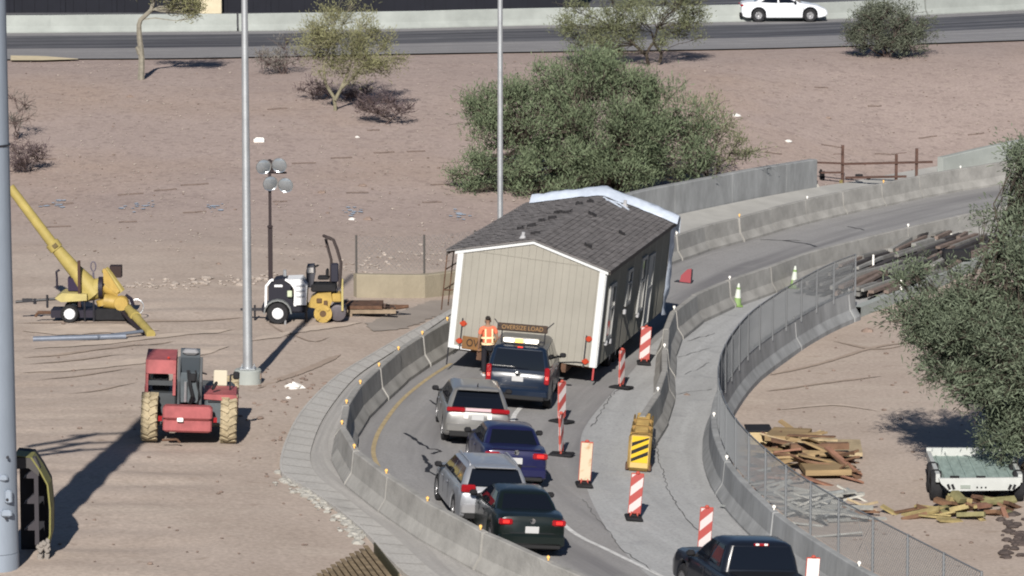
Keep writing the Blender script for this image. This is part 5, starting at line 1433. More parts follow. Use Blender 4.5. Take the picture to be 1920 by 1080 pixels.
def lowboy():
    u = PX(705, 594); root = thing('equipment_trailer', 'low rusty equipment trailer with chain behind the yellow roller', 'trailer', u.base()); X, Z = u.x, u.z
    b = MB(); b.box((X(680), .3, Z(574)), (1.2, 1.2, .10)); b.build('deck', M_RUST, root)
    b = MB(); b.box((X(690), -.2, Z(582)), (1.7, .12, .12)); b.box((X(690), .8, Z(582)), (1.7, .12, .12)); b.build('frame', mat('frame_tan', (.22, .17, .12), .8, var=.3), root)
    b = MB(); b.box((X(655), -.28, Z(588)), (.2, .1, .12)); b.build('ramp_foot', mat('frame_tan', (.22, .17, .12), .8), root)
    b = MB(); b.tube((X(718), 0, Z(582)), (X(765), .3, Z(577)), .05); b.tube((X(718), .6, Z(580)), (X(765), .3, Z(577)), .05); b.build('drawbar', M_RUST, root)
    for k in range(5):
        b = MB(); x = rnd.uniform(700, 730); b.path([(X(x), rnd.uniform(-.2, .6), Z(rnd.uniform(568, 580))), (X(x + 8), rnd.uniform(-.2, .6), Z(rnd.uniform(570, 580))), (X(x + 18), rnd.uniform(0, .5), Z(rnd.uniform(576, 588)))], .035, 5); b.build('chain', mat('chain_brown', (.08, .055, .045), .8), root)
    for yy in (-.1, .7):
        b = MB(); b.lathe([(0, -.08), (.17, -.08), (.19, 0), (.17, .08), (0, .08)], (X(668), yy, .2), 'y', 14); b.build('wheel', M_TYRE, root, 40)
lowboy()
# ------------------------------------------------------------------ trees and shrubs
def leaf_mat(name, c1, c2, c3, trans=0.15):
    m = bpy.data.materials.new(name); m.use_nodes = True; L = m.node_tree.links; b = m.node_tree.nodes['Principled BSDF']
    b.inputs['Roughness'].default_value = .7; b.inputs['Specular IOR Level'].default_value = .15
    g = nd(m, 'ShaderNodeNewGeometry'); cr = nd(m, 'ShaderNodeValToRGB'); e = cr.color_ramp.elements
    e[0].color = (*c1, 1); e[1].color = (*c3, 1); n = e.new(.55); n.color = (*c2, 1)
    L.new(g.outputs['Random Per Island'], cr.inputs[0])
    col = mixc(m, cr.outputs[0], tuple(x * 1.5 for x in c2), noise_fac(m, g.outputs['Position'], .8, .45, .75))
    L.new(col, b.inputs['Base Color'])
    MATS[name] = m; return m
def sprigs(mb, c, rad, n, ln, wd, rn, up=0.35):
    """n small bent leaf strips in one loose clump, feathering out at its tip"""
    ax0 = Vector((rn.gauss(0, .5), rn.gauss(0, .5), rn.uniform(.2, 1.0))).normalized()
    for _ in range(n):
        v = Vector((rn.gauss(0, .42), rn.gauss(0, .42), rn.gauss(0, .42)))
        v += ax0 * rn.uniform(-.3, .9)
        p = Vector((c[0] + v.x * rad[0], c[1] + v.y * rad[1], c[2] + v.z * rad[2]))
        ax = (v * .5 + ax0 * .5 + Vector((rn.gauss(0, .6), rn.gauss(0, .6), rn.gauss(0, .5) + up))).normalized()
        side = ax.cross(Vector((rn.gauss(0, 1), rn.gauss(0, 1), rn.gauss(0, 1)))).normalized()
        l = ln * rn.uniform(.5, 1.4); w_ = wd * rn.uniform(.6, 1.3)
        bend = Vector((0, 0, -l * rn.uniform(.05, .3)))
        a = p - side * w_ * .4; b = p + side * w_ * .4; m1 = p + ax * l * .55 - side * w_; m2 = p + ax * l * .55 + side * w_; t = p + ax * l + bend
        k = len(mb.v); mb.v += [tuple(a), tuple(b), tuple(m2), tuple(t), tuple(m1)]; mb.f.append((k, k + 1, k + 2, k + 3, k + 4))
def limb(mb, a, b, r0, r1, rn, wig=.12, n=5, seg=5):
    a = Vector(a); b = Vector(b); L = (b - a).length; pts = []; rs = []
    for k in range(n + 1):
        t = k / n; w_ = wig * L * math.sin(PI * t)
        pts.append(a.lerp(b, t) + Vector((rn.gauss(0, .5), rn.gauss(0, .5), rn.gauss(0, .3))) * w_); rs.append(r0 + (r1 - r0) * t)
    mb.path(pts, rs, seg); return pts
def tree(name, label, cat, ax, ay, lobes, lm, bark, leaf=(.26, .035), trunk_r=.16, stems=3, seed=1, clump=.55, group=None, twigs=3, up=.35, density=1.0, trunk_px=None):
    """lobes: (px, py, half width px, half height px, depth offset m, depth radius m, number of clumps)"""
    rn = random.Random(seed); u = PX(ax, ay); o = u.base()
    root = thing(name, label, cat, o, 0, group)
    tips = []; S = u.s
    for lx, ly, rx, ry, dy, rd, n in lobes:
        c = (u.x(lx), dy, u.z(ly)); rad = (rx / S, rd, ry / S)
        for _ in range(n):
            while True:
                v = Vector((rn.uniform(-1, 1), rn.uniform(-1, 1), rn.uniform(-1, 1)))
                if .05 < v.length < 1: break
            v = v.normalized() * (v.length ** .7) * (1.0 + .22 * max(0, rn.gauss(0, 1)))
            tips.append((Vector((c[0] + v.x * rad[0], c[1] + v.y * rad[1], max(.15, c[2] + v.z * rad[2]))), clump * rn.uniform(.5, 1.5)))
    tb = MB(); H = max(t[0].z for t in tips); forks = []
    xs_ = [t[0].x for t in tips]; ys_ = [t[0].y for t in tips]
    if trunk_px:
        for line in trunk_px:
            pts = [u.at(x, y, rn.uniform(-.1, .1)) for x, y in line]
            pts[0].z = -.15 if line[0][1] >= ay - 1 else pts[0].z
            m_ = len(pts); tb.path(spline(pts, .25), [trunk_r * (1 - .45 * i / max(1, len(spline(pts, .25)) - 1)) for i in range(len(spline(pts, .25)))], 7); forks += pts[1:]
    else:
        for s in range(stems):
            a = 2 * PI * s / stems + rn.uniform(-.4, .4)
            f = Vector((rn.uniform(.25, .75) * (max(xs_) - min(xs_)) * .5 * math.cos(a) + sum(xs_) / len(xs_) * .6, math.sin(a) * .25 * (max(ys_) - min(ys_)), H * rn.uniform(.3, .5)))
            base = Vector((rn.uniform(-.15, .15) * (stems > 1), rn.uniform(-.15, .15) * (stems > 1), -.15))
            pts = limb(tb, base, f, trunk_r * rn.uniform(.8, 1.1), trunk_r * .5, rn, .10, 7, 7)
            forks += pts[3:]
    lb = MB()
    for p, r in tips:
        f = min(forks, key=lambda q: (q - p).length + (2.0 if q.z > p.z + .3 else 0))
        limb(tb, f, p, trunk_r * .22, .012, rn, .10, 4, 4)
        for _ in range(twigs):
            q = p + Vector((rn.gauss(0, 1), rn.gauss(0, 1), rn.gauss(0, .8))) * r * .7; tb.path([p.lerp(f, .2), p.lerp(q, .6), q], [.012, .009, .005], 3)
        sprigs(lb, p, (r, r, r * .9), int(60 * density * r / clump), leaf[0], leaf[1], rn, up)
    tb.build('trunk', bark, root, True, fix=False)
    lb.build('crown', lm, root, fix=False)
    return root
BARK = mat('mesquite_bark', (.055, .045, .035), .9, var=.3, vscale=6)
BARKG = mat('palo_verde_bark', (.19, .175, .12), .8, var=.3, vscale=5)
BARKD = mat('dry_twigs', (.09, .065, .06), .9, var=.3, vscale=5)
LF_M = leaf_mat('mesquite_leaf', (.066, .086, .052), (.104, .132, .077), (.152, .182, .11))
LF_M2 = leaf_mat('olive_leaf', (.075, .085, .048), (.12, .132, .075), (.175, .185, .105))
LF_P = leaf_mat('palo_verde_leaf', (.115, .12, .06), (.165, .165, .085), (.215, .21, .12))
LF_S = leaf_mat('creosote_leaf', (.05, .058, .045), (.08, .09, .066), (.11, .12, .085))
LF_G = leaf_mat('grey_brush', (.10, .095, .085), (.14, .13, .115), (.18, .165, .145))
LF_D = leaf_mat('brush_and_shade', (.055, .04, .045), (.08, .06, .065), (.11, .085, .085))  # for the dead shrub and for brush that draws cast shadow
tree('mesquite_tree', 'broad dense green mesquite tree standing behind the house', 'tree', 1140, 362,
     [(1130, 225, 135, 95, 0, 2.3, 115), (975, 230, 85, 65, -.3, 1.8, 58), (925, 205, 45, 40, 0, 1.2, 18), (1245, 235, 75, 75, .2, 1.8, 44), (1090, 160, 100, 40, .3, 1.6, 36), (905, 320, 62, 38, -.7, 1.3, 26), (1010, 325, 95, 45, -1, 1.5, 40), (1170, 310, 95, 40, -1, 1.5, 34), (1265, 300, 60, 35, -.3, 1.3, 14), (1130, 118, 40, 20, .3, .8, 7), (1120, 255, 70, 60, -1.3, 1.0, 30), (1185, 255, 50, 50, -1.0, 1.0, 14)],
     LF_M, BARK, (.18, .019), .17, 6, 3, .46, density=2.3, up=.7, twigs=4)
tree('desert_shrub', 'loose yellowish green shrub at the right side of the mesquite tree', 'shrub', 1320, 352, [(1345, 275, 58, 48, 0, 1.2, 26), (1290, 290, 40, 50, .3, 1, 13), (1325, 225, 35, 35, .2, .8, 7)], LF_M2, BARK, (.15, .016), .06, 5, 5, .36, density=1.5, up=.6)
tree('palo_verde_tree', 'airy palo verde tree on top of the bank above the mesquite', 'tree', 1218, 122,
     [(1115, 40, 65, 40, 0, 1.7, 26), (1225, 12, 85, 42, 0, 1.8, 32), (1285, 40, 40, 36, .2, 1.5, 15), (1165, 78, 80, 26, -.4, 1.4, 18), (1105, 92, 40, 20, -.4, 1.0, 6)], LF_M2, BARK, (.16, .016), .08, 4, 8, .46, density=2.6, twigs=4, trunk_px=[[(1218, 123), (1212, 100), (1225, 80), (1232, 55)], [(1236, 118), (1240, 100), (1228, 85), (1222, 62)], [(1212, 104), (1190, 85), (1150, 55)]])
tree('palo_verde_tree', 'yellowish sparse palo verde tree with forked pale trunk right of the left light pole', 'tree', 629, 208,
     [(650, 60, 68, 44, 0, 1.6, 34), (605, 95, 40, 36, .2, 1.3, 14), (700, 105, 48, 40, -.3, 1.3, 20), (650, 130, 55, 22, 0, 1.2, 11)], LF_P, BARKG, (.15, .014), .075, 3, 12, .42, density=2.2, twigs=6, trunk_px=[[(629, 208), (626, 182), (612, 160), (608, 120), (618, 90)], [(628, 188), (640, 165), (655, 130), (662, 100)], [(640, 165), (668, 140), (690, 115)]])
tree('street_tree', 'slim pale trunked tree with leaves hanging at the top edge of the photo', 'tree', 264, 149,
     [(345, 10, 28, 26, 0, .8, 18), (355, 32, 16, 16, 0, .6, 9), (310, -20, 60, 22, 0, 1, 22)], LF_P, mat('pale_bark', (.20, .185, .15), .9, var=.3, vscale=6), (.18, .018), .15, 1, 21, .40, density=1.4, trunk_px=[[(264, 149), (266, 110), (262, 60), (265, 38), (285, 20), (292, -10)], [(264, 100), (258, 88)]])
tree('round_bush', 'round dark grey green bush at the edge of the upper road below the white coupe', 'bush', 1662, 107,
     [(1662, 55, 62, 40, 0, 1.5, 80), (1625, 70, 35, 28, -.2, 1.0, 20), (1705, 68, 32, 28, 0, 1.0, 20)], LF_S, BARKD, (.15, .018), .05, 6, 31, .34, density=2.2)
tree('dry_bush', 'low grey twiggy bush between the left light pole and the palo verde tree', 'bush', 530, 138, [(525, 106, 42, 24, 0, 1.0, 26)], LF_G, BARKD, (.2, .014), .03, 6, 33, .32, density=.6, twigs=8)
tree('shrub_and_shade', 'dark purplish dry shrub with one thin stem below the palo verde tree', 'shrub', 714, 233, [(715, 196, 52, 17, 0, .8, 24), (750, 205, 24, 10, 0, .5, 8)], LF_D, BARKD, (.22, .012), .035, 1, 35, .26, density=.45, twigs=8)
tree('shrub_and_shade', 'low dark brush drawn as the tree shadow on the bank left of the palo verde trunk', 'shrub', 592, 186, [(590, 168, 34, 11, 0, .8, 14), (655, 178, 30, 14, .2, .8, 12)], LF_D, BARKD, (.22, .012), .03, 3, 37, .26, density=.45, twigs=8)  # dark brush laid out as the palo verde's cast shadow
tree('leafless_shrub', 'faint thin shrub half hidden behind the grey mast', 'shrub', 30, 262, [(38, 205, 22, 32, 0, .7, 12)], LF_G, BARKD, (.2, .012), .03, 3, 39, .3, density=.3, twigs=8)
tree('shrub_and_shade', 'dark low brush drawn as the shrub shadow beside the grey mast on the bank', 'shrub', 48, 322, [(50, 292, 34, 17, 0, .8, 22), (40, 312, 24, 10, 0, .6, 8)], LF_D, BARKD, (.22, .012), .03, 3, 41, .26, density=.5, twigs=8)  # dark brush added as the shadow of the shrub behind the mast
tree('mesquite_tree', 'large grey green mesquite tree reaching in from the right edge over the white trailer', 'tree', 1950, 905,
     [(1915, 500, 62, 110, 0, 1.9, 70), (1830, 605, 95, 60, -.5, 1.9, 72), (1885, 680, 80, 75, -.6, 1.7, 72), (1935, 350, 40, 60, .3, 1.0, 24), (1720, 605, 55, 38, -.2, 1.2, 26), (1740, 520, 70, 24, .3, .8, 9), (1765, 675, 58, 34, -.7, 1.2, 24), (1880, 800, 42, 50, -.9, 1.1, 24), (1905, 300, 22, 30, .3, .6, 6), (1960, 780, 60, 100, 0, 1.2, 26), (1830, 735, 42, 30, -.3, 1, 14)],
     leaf_mat('grey_mesquite_leaf', (.062, .078, .054), (.098, .120, .08), (.14, .165, .115)), BARK, (.16, .017), .2, 4, 51, .38, density=2.3, twigs=4, up=.15)

# ------------------------------------------------------------------ timber heaps
def plank_heap(cx, cy, n, spread, mats, label, name, group, lr, wr_, seed, ang=0.5, hmax=.5, tk=.04, fan=None):
    rn = random.Random(seed); c = G(cx, cy, f=terr)
    for k in range(n):
        x = c.x + rn.gauss(0, .55) * spread[0]; y = c.y + rn.gauss(0, .55) * spread[1]
        d = math.hypot((x - c.x) / spread[0], (y - c.y) / spread[1])
        z = terr(x, y) + .04 + max(0, hmax * (1 - d * .8)) * rn.random()
        b = MB(); l = rn.uniform(*lr); w_ = rn.uniform(*wr_); b.box((0, 0, 0), (l, w_, tk * rn.uniform(.8, 1.6)))
        o = b.build(name, rn.choice(mats)); o.location = (x, y, z)
        o.rotation_euler = (rn.gauss(0, .28), rn.gauss(0, .24) + .05, rn.gauss(fan if fan is not None else 0, ang))
        tag(o, label, 'plank', group)
W1 = mat('plank_honey', (.25, .178, .095), .85, var=.3, vscale=4, stretch=(.2, 1, 1)); W2 = mat('plank_tan', (.34, .27, .17), .85, var=.25, vscale=4); W3 = mat('plank_brown', (.14, .08, .05), .85, var=.3, vscale=4); W4 = mat('plank_red', (.21, .11, .075), .85, var=.3, vscale=4)
plank_heap(1500, 862, 60, (1.0, 2.6), [W1, W1, W2, W3, W4], 'scrap board in the honey brown timber heap inside the fence', 'plank', 'boards in the brown timber heap', (.7, 1.7), (.09, .22), 5, .9, .75)
plank_heap(1575, 882, 10, (.25, 1.4), [W3, W4, W3], 'brown board lying steeply at the right end of the timber heap', 'plank', 'leaning boards at the heap end', (1.0, 1.6), (.12, .2), 6, .2, .4, fan=2.2)
plank_heap(1530, 955, 46, (1.1, 2.6), [M_WOODG, M_WOODG, mat('plank_slate', (.17, .18, .18), .85, var=.3), mat('plank_pale', (.42, .41, .37), .85, var=.2)], 'grey scrap board in the grey heap behind the fence', 'plank', 'boards in the grey timber heap', (.6, 1.7), (.08, .2), 9, .6, .35)
plank_heap(1430, 905, 16, (.7, 2.0), [M_WOODG, W3, W4], 'dull board lying close behind the chain link fence', 'plank', 'boards by the fence', (.5, 1.2), (.08, .16), 12, .5, .1)
plank_heap(1610, 965, 8, (.5, .8), [W2, W3], 'pale stick lying right of the grey timber heap', 'plank', 'sticks right of the grey heap', (.6, 1.2), (.05, .1), 13, .3, .1)
def sheet(px, py, l, w_, h, rz, m, label, up=.15, rx=0.0):
    p = G(px, py, f=terr); b = MB(); b.box((0, 0, h / 2), (l, w_, h)); o = b.build('plywood_sheet', m); o.location = (p.x, p.y, p.z + up); o.rotation_euler = (rx, 0, rz); tag(o, label, 'plywood')
sheet(1546, 890, 1.15, 1.5, .14, .06, W1, 'honey coloured timber slab at the front of the brown heap', .12)
sheet(1560, 850, 1.5, 1.9, .10, -.05, W2, 'pale plywood sheet at the back of the brown timber heap', .1)
sheet(1478, 845, 1.0, 1.3, .14, -.25, W1, 'honey plywood sheet under crossed boards in the brown heap', .35)
sheet(1536, 868, 1.5, .2, .16, .12, W3, 'dark brown beam between the two plywood sheets', .35)
# cream box with dark lid by the fence
p = G(1424, 838, f=terr); r_ = thing('timber_crate', 'cream box with black lid at the left end of the timber heap', 'crate', p, .03)
MB().rbox((0, .3, .2), (.62, .9, .4), .02).build('body', mat('crate_cream', (.46, .36, .20), .8, var=.15), r_); MB().rbox((0, .35, .43), (.66, .95, .05), .01).build('lid', M_BLACK, r_)
# white and teal open trailer under the right tree
def dump_trailer():
    u = PX(1832, 946); root = thing('dump_trailer', 'white open dump trailer with teal floor and dark tyres under the right tree', 'trailer', u.base(), R(-1.5)); X, Z = u.x, u.z
    TE = mat('teal_floor', (.25, .32, .295), .75, var=.25, vscale=2, stretch=(4, 1, 1)); W_ = mat('trailer_white', (.42, .435, .42), .5, var=.08)
    x0, x1 = X(1762), X(1908); zf = Z(898); D = 3.1
    MB().box(((x0 + x1) / 2, D / 2, zf - .04), (x1 - x0, D, .06)).build('floor', TE, root)
    for k in range(7): MB().box((x0 + (k + .5) * (x1 - x0) / 7, D / 2, zf + .004), (.05, D - .1, .02)).build('floor_rib', TE, root)
    for s, x in ((-1, x0), (1, x1)):
        MB().box((x + s * .05, D / 2, zf + .02), (.10, D, .20)).build('side_rail', W_, root)
    MB().box(((x0 + x1) / 2, D + .05, zf + .06), (x1 - x0 + .2, .10, .26)).build('headboard', W_, root)
    b = MB(); b.prism([(x0 - .04, zf + .03), (x1 + .08, zf + .06), (x1 + .04, zf - .12), (x1 - .12, zf - .25), (x0 + .22, zf - .28), (x0 + .02, zf - .10)], -.10, 0, 'xz'); b.build('tailboard', W_, root)
    for x in (1778, 1786, 1892, 1900):
        s = 1 if x < 1830 else -1
        b = MB(); b.box((X(x), -.115, Z(911)), (.06, .02, .13), RY(-s * .4)); b.build('lamp_slot', M_BLACK, root)
    b = MB(); b.box((X(1809), -.112, Z(911)), (.24, .015, .08)); b.build('maker_plate', mat('plate_grey', (.25, .28, .25), .6), root)
    for x in (1831, 1839, 1847): b = MB(); b.lathe([(0, -.01), (.022, -.01), (.022, .01), (0, .01)], (X(x), -.112, Z(912)), 'y', 8); b.build('lamp_dot', M_BLACK, root)
    for x, w_ in ((1789, .22), (1838, .22)): MB().box((X(x), -.05, zf + .05), (w_, .06, .07)).build('hinge', M_BLACK, root)
    for s, x in ((-1, X(1757)), (1, X(1912))):
        for yy in (.5, 1.5):
            b = MB(); b.lathe([(.18, -.13), (.34, -.13), (.38, -.06), (.38, .06), (.34, .13), (.18, .13)], (x, yy, .38), 'x', 18); o = b.build('wheel', M_TYRE, root, 40)
            for k in range(14):
                t = 2 * PI * k / 14; b = MB()
            MB().lathe([(0, -.1), (.18, -.11), (.18, .11), (0, .1)], (x, yy, .38), 'x', 10).build('rim', M_DARK, o)
    b = MB(); b.box(((x0 + x1) / 2, D / 2, zf - .18), (1.0, D, .2)); b.build('chassis', M_RUST, root)
dump_trailer()
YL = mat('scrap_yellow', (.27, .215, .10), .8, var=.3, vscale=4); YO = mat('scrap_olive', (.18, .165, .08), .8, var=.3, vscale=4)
plank_heap(1740, 966, 13, (.55, .9), [YL, YL, M_WOODB], 'yellow scrap board on the dirt left of the white trailer', 'plank', 'yellow scraps left of the trailer', (.6, 1.1), (.08, .2), 15, .45, .12, fan=.25)
plank_heap(1792, 962, 16, (.5, 1.2), [YL, YO, M_WOODB, YO], 'olive yellow scrap in the heap before the white trailer', 'plank', 'scraps before the trailer', (.3, .8), (.12, .3), 16, .9, .5, .08)
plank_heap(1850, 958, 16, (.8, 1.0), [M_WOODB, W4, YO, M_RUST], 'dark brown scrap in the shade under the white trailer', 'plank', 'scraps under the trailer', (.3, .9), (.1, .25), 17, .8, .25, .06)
# stacked formwork beyond the fence end
def formwork():
    c = G(1700, 540); root = thing('formwork_stack', 'long layered stack of dark timber and steel forms lying in the closed lane', 'formwork', Vector((c.x, c.y, hgt(c.x, c.y))), 0)
    a, b_ = G(1612, 566), G(1870, 462); d = (b_ - a); Ln = d.length; d.normalize(); nr = Vector((d.y, -d.x, 0)); o = root.location
    ms = [mat('form_grey', (.17, .165, .155), .85, var=.3, vscale=3), mat('form_dark', (.05, .045, .045), .85, var=.3), mat('form_brown', (.17, .13, .11), .85, var=.3), mat('form_pale', (.25, .245, .23), .85, var=.2)]
    rn = random.Random(4); M_ = RZ(math.atan2(d.y, d.x))
    for row in range(11):
        for lv in range(2):
            s = rn.uniform(0, .6)
            while s < Ln - .6:
                l = rn.uniform(1.6, 4.5); l = min(l, Ln - s); off = (row - 5.5) * .30 + rn.uniform(-.07, .07)
                q = a + d * (s + l / 2) - nr * (off + .9); z = hgt(q.x, q.y) + .12 + lv * .17 + row * .018 + rn.uniform(-.02, .05)
                b = MB(); b.box((q.x - o.x, q.y - o.y, z - o.z), (l - .05, rn.uniform(.10, .2), rn.uniform(.07, .14)), M_ @ RZ(rn.gauss(0, .05)) @ RY(rn.gauss(0, .012))); b.build('form_beam', rn.choice(ms), root)
                s += l + rn.uniform(-.1, .5)
formwork()
p = G(1777, 458); b = MB(); b.rbox((0, 0, .22), (.34, .3, .36), .03); o = b.build('white_drum', mat('drum_white', (.55, .54, .5), .6)); o.location = (p.x, p.y, hgt(p.x, p.y)); tag(o, 'small pale bin beside the upper barrier above the formwork', 'bin')
p = G(1793, 505); b = MB(); b.rbox((0, 0, .5), (.95, .5, .36), .06); o = b.build('dark_box', M_BLACK); o.location = (p.x, p.y, hgt(p.x, p.y)); tag(o, 'black box lying on the stacked formwork', 'box')
# ------------------------------------------------------------------ rubble, stones, litter, paint marks
def rocks(name, region, n, smin, smax, m, seed, label=None, kind='stuff', flat_=.6):
    rn = random.Random(seed); mb = MB()
    for _ in range(n):
        px, py = region(rn); p = G(px, py, f=terr); s = rn.uniform(smin, smax) * (1 if rn.random() < .85 else 1.6)
        k = len(mb.v); q = 6
        for z, r in ((-.3, .9), (.15, 1.0), (.6, .55)):
            for i in range(q):
                t = 2 * PI * i / q + rn.uniform(-.25, .25); rr = s * r * rn.uniform(.7, 1.2)
                mb.v.append((p.x + rr * math.cos(t), p.y + rr * math.sin(t), p.z + .02 + z * s * flat_ * rn.uniform(.8, 1.2)))
        for l in range(2):
            for i in range(q): j = (i + 1) % q; mb.f.append((k + l * q + i, k + l * q + j, k + l * q + q + j, k + l * q + q + i))
        mb.f.append(tuple(range(k + 2 * q, k + 3 * q)))
    o = mb.build(name, m, fix=False); tag(o, label, kind=kind); return o
RK = mat('rubble_pale', (.33, .285, .25), .9, var=.25, vscale=3); RKB = mat('rubble_brown', (.20, .15, .125), .9, var=.3, vscale=3); RKG = mat('rubble_grey', (.33, .32, .29), .9, var=.25, vscale=3)
def along(pts, sx, sy):
    def f(rn):
        k = rn.randrange(len(pts) - 1); t = rn.random(); a, b = pts[k], pts[k + 1]
        return a[0] + (b[0] - a[0]) * t + rn.gauss(0, sx), a[1] + (b[1] - a[1]) * t + rn.gauss(0, sy)
    return f
rocks('rubble', along([(235, 536), (330, 534), (450, 528), (520, 520)], 5, 5), 110, .03, .11, RK, 61, 'line of pale broken rubble at the foot of the bank')
rocks('rubble', along([(640, 505), (700, 492), (760, 480), (850, 478)], 6, 10), 70, .03, .11, RK, 62, 'pale rubble behind the wire fence')
rocks('rubble', along([(530, 890), (560, 915), (610, 945), (655, 985), (680, 1010)], 9, 7), 150, .03, .12, RKG, 63, 'grey broken concrete crumbs along the apron edge')
rocks('stones', lambda r: (r.uniform(40, 1900), r.uniform(115, 500) if r.random() < .9 else r.uniform(100, 130)), 420, .015, .055, RKB, 64, 'small dark stones scattered on the bank')
rocks('stones', lambda r: (r.uniform(440, 620), r.uniform(690, 900)), 90, .02, .07, RKB, 65, 'dark clods between telehandler and apron')
rocks('stones', lambda r: (r.uniform(60, 600), r.uniform(600, 1070)), 80, .015, .05, RKB, 66, 'small stones on the dirt lot')
rocks('stones', lambda r: (r.uniform(1400, 1900), r.uniform(620, 1070)), 130, .015, .06, RKB, 67, 'small stones on the dirt inside the fence')
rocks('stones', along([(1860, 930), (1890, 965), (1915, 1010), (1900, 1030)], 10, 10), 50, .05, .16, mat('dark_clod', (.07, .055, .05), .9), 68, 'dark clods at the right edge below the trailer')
rocks('gravel', lambda r: (r.uniform(40, 1900), r.uniform(115, 480)), 2600, .012, .045, RK, 69, 'pale gravel specks on the bank')
# wheel tracks and bare strips on the dirt, each a thin skin of looser soil
def track(px, wd, m, mbs, dz=.022):
    c = spline(flat([G(x, y, f=terr) for x, y in px]), .25); k0 = len(mbs.v)
    n = len(c); nn = max(1, int(wd / .25))
    for k in range(n):
        t = (c[min(k + 1, n - 1)] - c[max(k - 1, 0)]).normalized(); nr = Vector((t.y, -t.x, 0))
        e = min(1, k / 4, (n - 1 - k) / 4) * rnd.uniform(.75, 1.1)
        for i in range(nn + 1):
            q = c[k] + nr * wd * (i / nn - .5) * e
            mbs.v.append((q.x, q.y, terr(q.x, q.y) + dz))
    for k in range(n - 1):
        for i in range(nn): a = k0 + k * (nn + 1) + i; mbs.f.append((a, a + 1, a + nn + 2, a + nn + 1))
TL = mat('loose_soil_pale', (.45, .375, .312), .95, var=.12, vscale=1.5, world=True); TD = mat('packed_soil_dark', (.33, .262, .212), .95, var=.15, vscale=2, world=True); TB = mat('berm_soil', (.275, .24, .21), .95, var=.12, vscale=1, world=True)
tl, td, tb_ = MB(), MB(), MB()
track([(40, 621), (130, 620), (220, 617), (300, 620)], 1.6, TL, tl); track([(60, 655), (180, 645), (330, 628), (440, 618)], .6, TL, tl); track([(40, 700), (160, 690), (300, 672), (430, 650)], .7, TL, tl)
track([(470, 640), (560, 620), (680, 605)], .6, TL, tl); 
track([(30, 607), (130, 605), (250, 605), (370, 602), (460, 596)], .22, TD, td); track([(40, 672), (140, 662), (250, 648), (330, 640)], .22, TD, td); track([(40, 685), (150, 675), (240, 664)], .18, TD, td)
track([(60, 715), (160, 704), (250, 690)], .16, TD, td); track([(120, 740), (200, 730), (260, 716)], .12, TD, td); track([(500, 605), (580, 640), (620, 632)], .12, TD, td); track([(480, 730), (560, 700), (640, 665)], .3, TD, td)
track([(1440, 705), (1540, 682), (1650, 650), (1750, 640)], .2, TD, td); track([(1430, 735), (1540, 720), (1660, 705)], .2, TD, td); track([(1560, 640), (1640, 655), (1700, 648)], .25, TD, td); track([(1450, 770), (1560, 760), (1650, 772)], .25, TL, tl)
track([(700, 622), (760, 598), (815, 578), (848, 562)], 1.3, TB, tb_)
for nm, b, m in (('pale_tracks', tl, TL), ('dark_tracks', td, TD), ('dirt_berm', tb_, TB)): tag(b.build(nm, m, smooth_=180, fix=False), kind='structure')
# short dark erosion sticks on the bank
mb = MB()
for x, y, l in [(245, 365, .9), (310, 357, .8), (365, 347, 1.0), (105, 384, 1.2), (365, 399, .8), (240, 417, .6), (110, 426, .8), (570, 307, .9), (640, 297, .8), (720, 287, .8), (670, 362, .8), (525, 379, .5), (830, 347, .9), (1640, 200, .6), (1540, 165, .6), (1660, 290, .9), (1560, 275, .9), (1830, 252, .7), (1740, 258, .8), (1390, 284, .7), (1450, 288, .7), (780, 285, .7), (700, 245, .5), (90, 300, .6), (520, 205, .8), (810, 380, .7), (1330, 505, .5)]:
    p = G(x, y, f=terr); pts = [Vector((p.x + (k / 4 - .5) * l, p.y + (k / 4 - .5) * .4 * l + rnd.uniform(-.04, .04), 0)) for k in range(5)]
    mb.path([(q.x, q.y, terr(q.x, q.y) + .03) for q in pts], .028, 4)
tag(mb.build('erosion_sticks', mat('stick_dark', (.15, .115, .10), .9)), 'short dark erosion sticks lying along the bank', kind='stuff')
BL = mat('blue_spray', (.31, .36, .43), .8, var=.2, vscale=5)
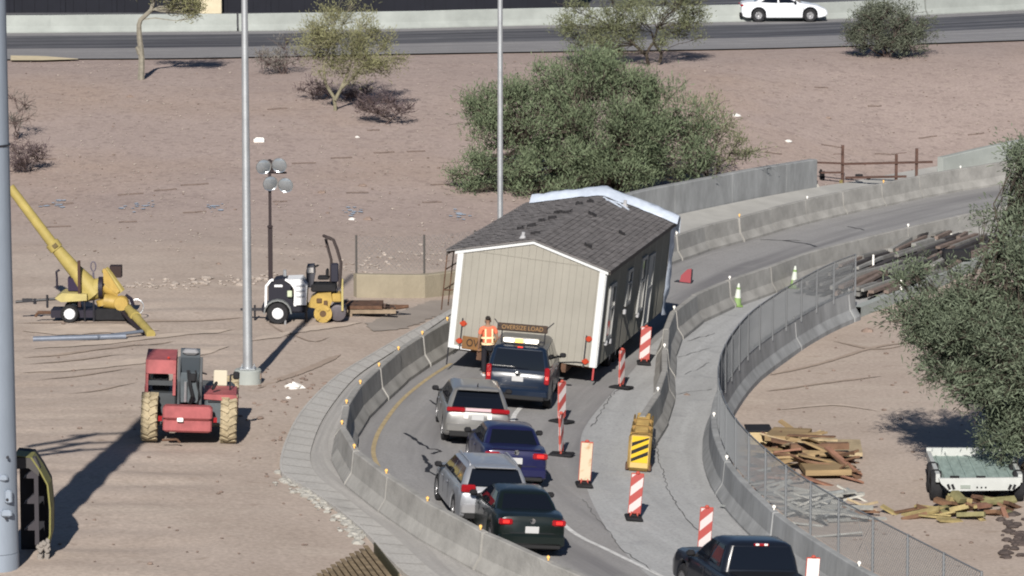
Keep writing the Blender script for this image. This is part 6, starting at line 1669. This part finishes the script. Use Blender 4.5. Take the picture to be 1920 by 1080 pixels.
for i, (x, y, n) in enumerate([(108, 382, 16), (268, 388, 14), (398, 391, 12), (664, 397, 14), (862, 402, 14), (246, 390, 6)]):
    c = G(x, y, f=terr); mb = MB(); rn = random.Random(80 + i)
    for _ in range(n):
        px, py = c.x + rn.gauss(0, .2), c.y + rn.gauss(0, .55); rr = rn.uniform(.03, .11); k = len(mb.v)
        for j in range(8):
            t = 2 * PI * j / 8; qx, qy = px + rr * 1.2 * math.cos(t) * rn.uniform(.6, 1.2), py + rr * 1.6 * math.sin(t) * rn.uniform(.6, 1.2); mb.v.append((qx, qy, terr(qx, qy) + .03))
        mb.f.append(tuple(range(k, k + 8)))
    tag(mb.build('paint_mark', BL, fix=False), 'blue spray paint mark on the bank', kind='structure')
LT = mat('litter_white', (.62, .61, .58), .7)
for x, y, s, lab in [(550, 728, .22, 'crumpled white litter between the light pole and the apron'), (540, 747, .07, 'tiny pale litter below the crumpled white litter'), (1380, 218, .16, 'white scrap beside the loose shrub on the bank'), (1478, 266, .12, 'white scrap on the bank above the retaining wall'), (670, 258, .08, 'white scrap on the open bank left of the mesquite'), (1273, 742, .08, 'white scrap on the closed lane beside the barrier kink'), (1287, 744, .12, 'dark scrap on the closed lane beside the barrier kink'), (1628, 622, .16, 'dark bent scrap on the dirt below the kerb'), (1405, 684, .1, 'pale scrap on the dirt inside the curved fence barrier'), (660, 412, .1, 'pale scrap at the blue paint mark'), (690, 412, .14, 'brown lump beside the blue paint mark'), (244, 182, .12, 'dark lump on the bank below the slim street tree'), (604, 362, .14, 'dark tuft on the bank right of the light tower lamps'), (680, 349, .12, 'dark tuft on the bank above the blue paint mark'), (1553, 222, .12, 'dark stone alone on the right of the bank'), (1515, 352, .3, 'grey lump of concrete at the retaining wall end')]:
    p = G(x, y, f=terr); b = MB(); rn = random.Random(int(x)); dk = 'dark' in lab or 'brown' in lab
    k = 7
    for z, r in ((0, 1), (.45, .8), (.75, .3)):
        for i in range(k): t = 2 * PI * i / k; rr = s * r * rn.uniform(.6, 1.2); b.v.append((rr * 1.4 * math.cos(t), rr * math.sin(t), z * s * rn.uniform(.6, 1.2)))
    for l in range(2):
        for i in range(k): j = (i + 1) % k; b.f.append((l * k + i, l * k + j, l * k + k + j, l * k + k + i))
    b.f.append(tuple(range(2 * k, 3 * k)))
    o = b.build('scrap', RKB if dk else (RKG if 'grey' in lab else LT)); o.location = p; tag(o, lab, 'litter')
